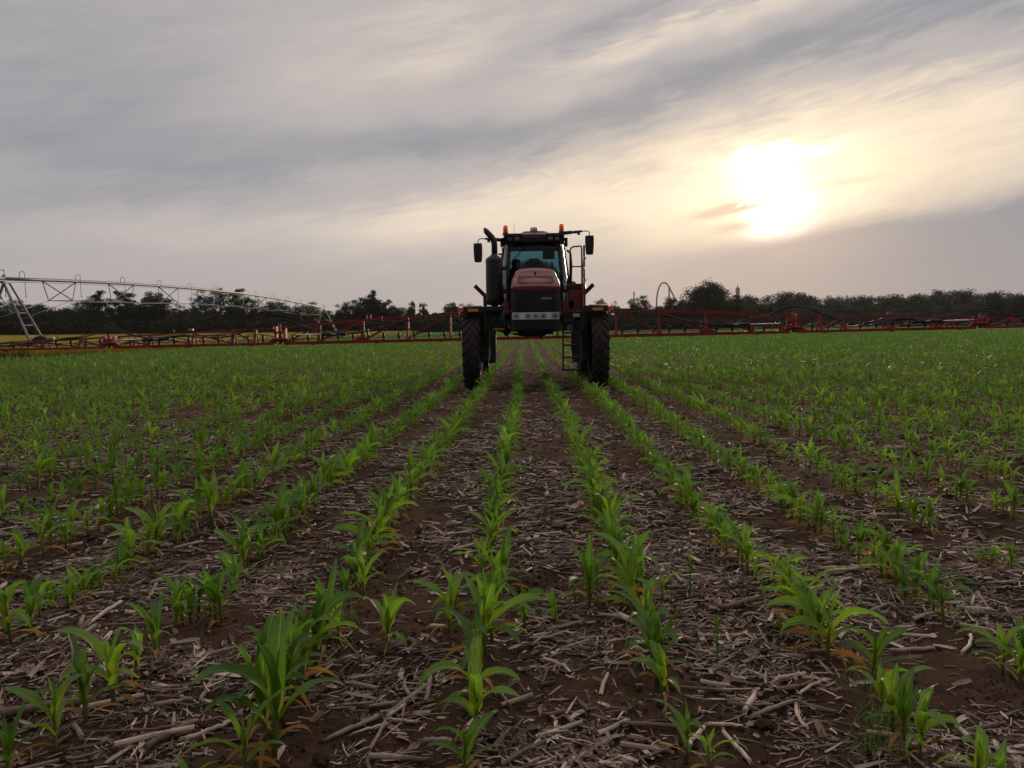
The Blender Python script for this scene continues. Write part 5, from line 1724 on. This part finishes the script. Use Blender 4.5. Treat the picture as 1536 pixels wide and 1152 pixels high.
# ------------------------------------------------------------------ far park towers and coaster
Yc = 1500.0
RC = empty('roller_coaster', (0, 0, 0))
tag(RC, 'tall pale roller coaster arch rising far behind the trees', 'roller coaster')
M['coaster'] = mat('coaster_steel', (0.34, 0.25, 0.24), .5, .2, .1, .05)
M['towerm'] = mat('far_tower_steel', (0.20, 0.21, 0.24), .5, .2, .1, .05)
c0 = at(984, 489, Yc); RC.location = (c0.x, Yc, 0)
def rc(px, py, dy=0): 
    p = at(px, py, Yc + dy); return Vector((p.x - c0.x, dy, p.z))
b = MB()
arch = [(984.5, 475), (984.8, 452), (985.5, 444), (987, 436), (989.5, 429), (992.5, 425), (996, 423.8), (999.5, 425), (1002.5, 428.5), (1005, 433), (1008, 439), (1012, 447), (1022, 462)]
b.tube([rc(x, y) for x, y in arch], 1.5, 8)
b.tube([rc(x, y - .1, 4) for x, y in arch], .8, 6)
b.build('track', M['coaster'], RC)
b = MB()
for x, y in ((1004.3, 432), (1003.2, 431)): b.tube([rc(x, y), rc(x, 478)], .9, 6)
b.tube([rc(1004, 433), rc(1003, 445, 12)], .8, 6); b.tube([rc(985.5, 446), rc(983.5, 478, 10)], .8, 6); b.tube([rc(1010, 441), rc(1010, 478)], .9, 6)
b.build('support_column', M['coaster'], RC)
OT = empty('observation_tower', (0, 0, 0)); c1 = at(1106, 489, Yc); OT.location = (c1.x, Yc, 0)
tag(OT, 'grey observation tower with a wide cabin and spire above the wood', 'tower')
hz = lambda py: at(1106, py, Yc).z
b = MB()
b.loft([[(k * 13, j * 13, 0) for k, j in ((-1, -1), (1, -1), (1, 1), (-1, 1))], [(k * 5, j * 5, hz(462)) for k, j in ((-1, -1), (1, -1), (1, 1), (-1, 1))], [(k * 2.6, j * 2.6, hz(438)) for k, j in ((-1, -1), (1, -1), (1, 1), (-1, 1))]], closed=True, smooth=False)
b.build('shaft', M['towerm'], OT)
b = MB(); b.lathe([(2.6, hz(440)), (4.6, hz(437.5)), (4.6, hz(436.2)), (3.6, hz(435.8)), (3.6, hz(434)), (4.4, hz(433.6)), (4.2, hz(432.4)), (2.4, hz(431))], 16, 'Z'); b.build('cabin', M['towerm'], OT)
b = MB(); b.tube([(0, 0, hz(431)), (0, 0, hz(428.5)), (0, 0, hz(425.5))], [1.2, .6, .25], 8); b.build('spire', M['towerm'], OT)
DT = MB(); c2 = at(951, 489, Yc); h2 = at(951, 438, Yc).z
DT.box((0, 0, h2 / 2), (2.0, 2.0, h2)); DT.box((0, 0, h2 - 2.2), (2.8, 2.8, 4))
o = DT.build('mast_tower', M['towerm']); o.location = (c2.x, Yc, 0); tag(o, 'thin plain far mast above the trees left of the coaster', 'tower')

# ------------------------------------------------------------------ evening haze
b = MB(); b.box((0, 1200, 65), (3400, 2500, 134))
hzm = bpy.data.materials.new('haze'); hzm.use_nodes = True
nt_ = hzm.node_tree
for n in list(nt_.nodes): nt_.nodes.remove(n)
vo = nt_.nodes.new('ShaderNodeVolumePrincipled'); vo.inputs['Color'].default_value = (.86, .84, .86, 1); vo.inputs['Density'].default_value = 0.00009; vo.inputs['Anisotropy'].default_value = 0.3
ou = nt_.nodes.new('ShaderNodeOutputMaterial'); nt_.links.new(vo.outputs[0], ou.inputs['Volume'])
o = b.build('haze', hzm); tag(o, 'thin evening haze over the field', 'haze', None, 'stuff')
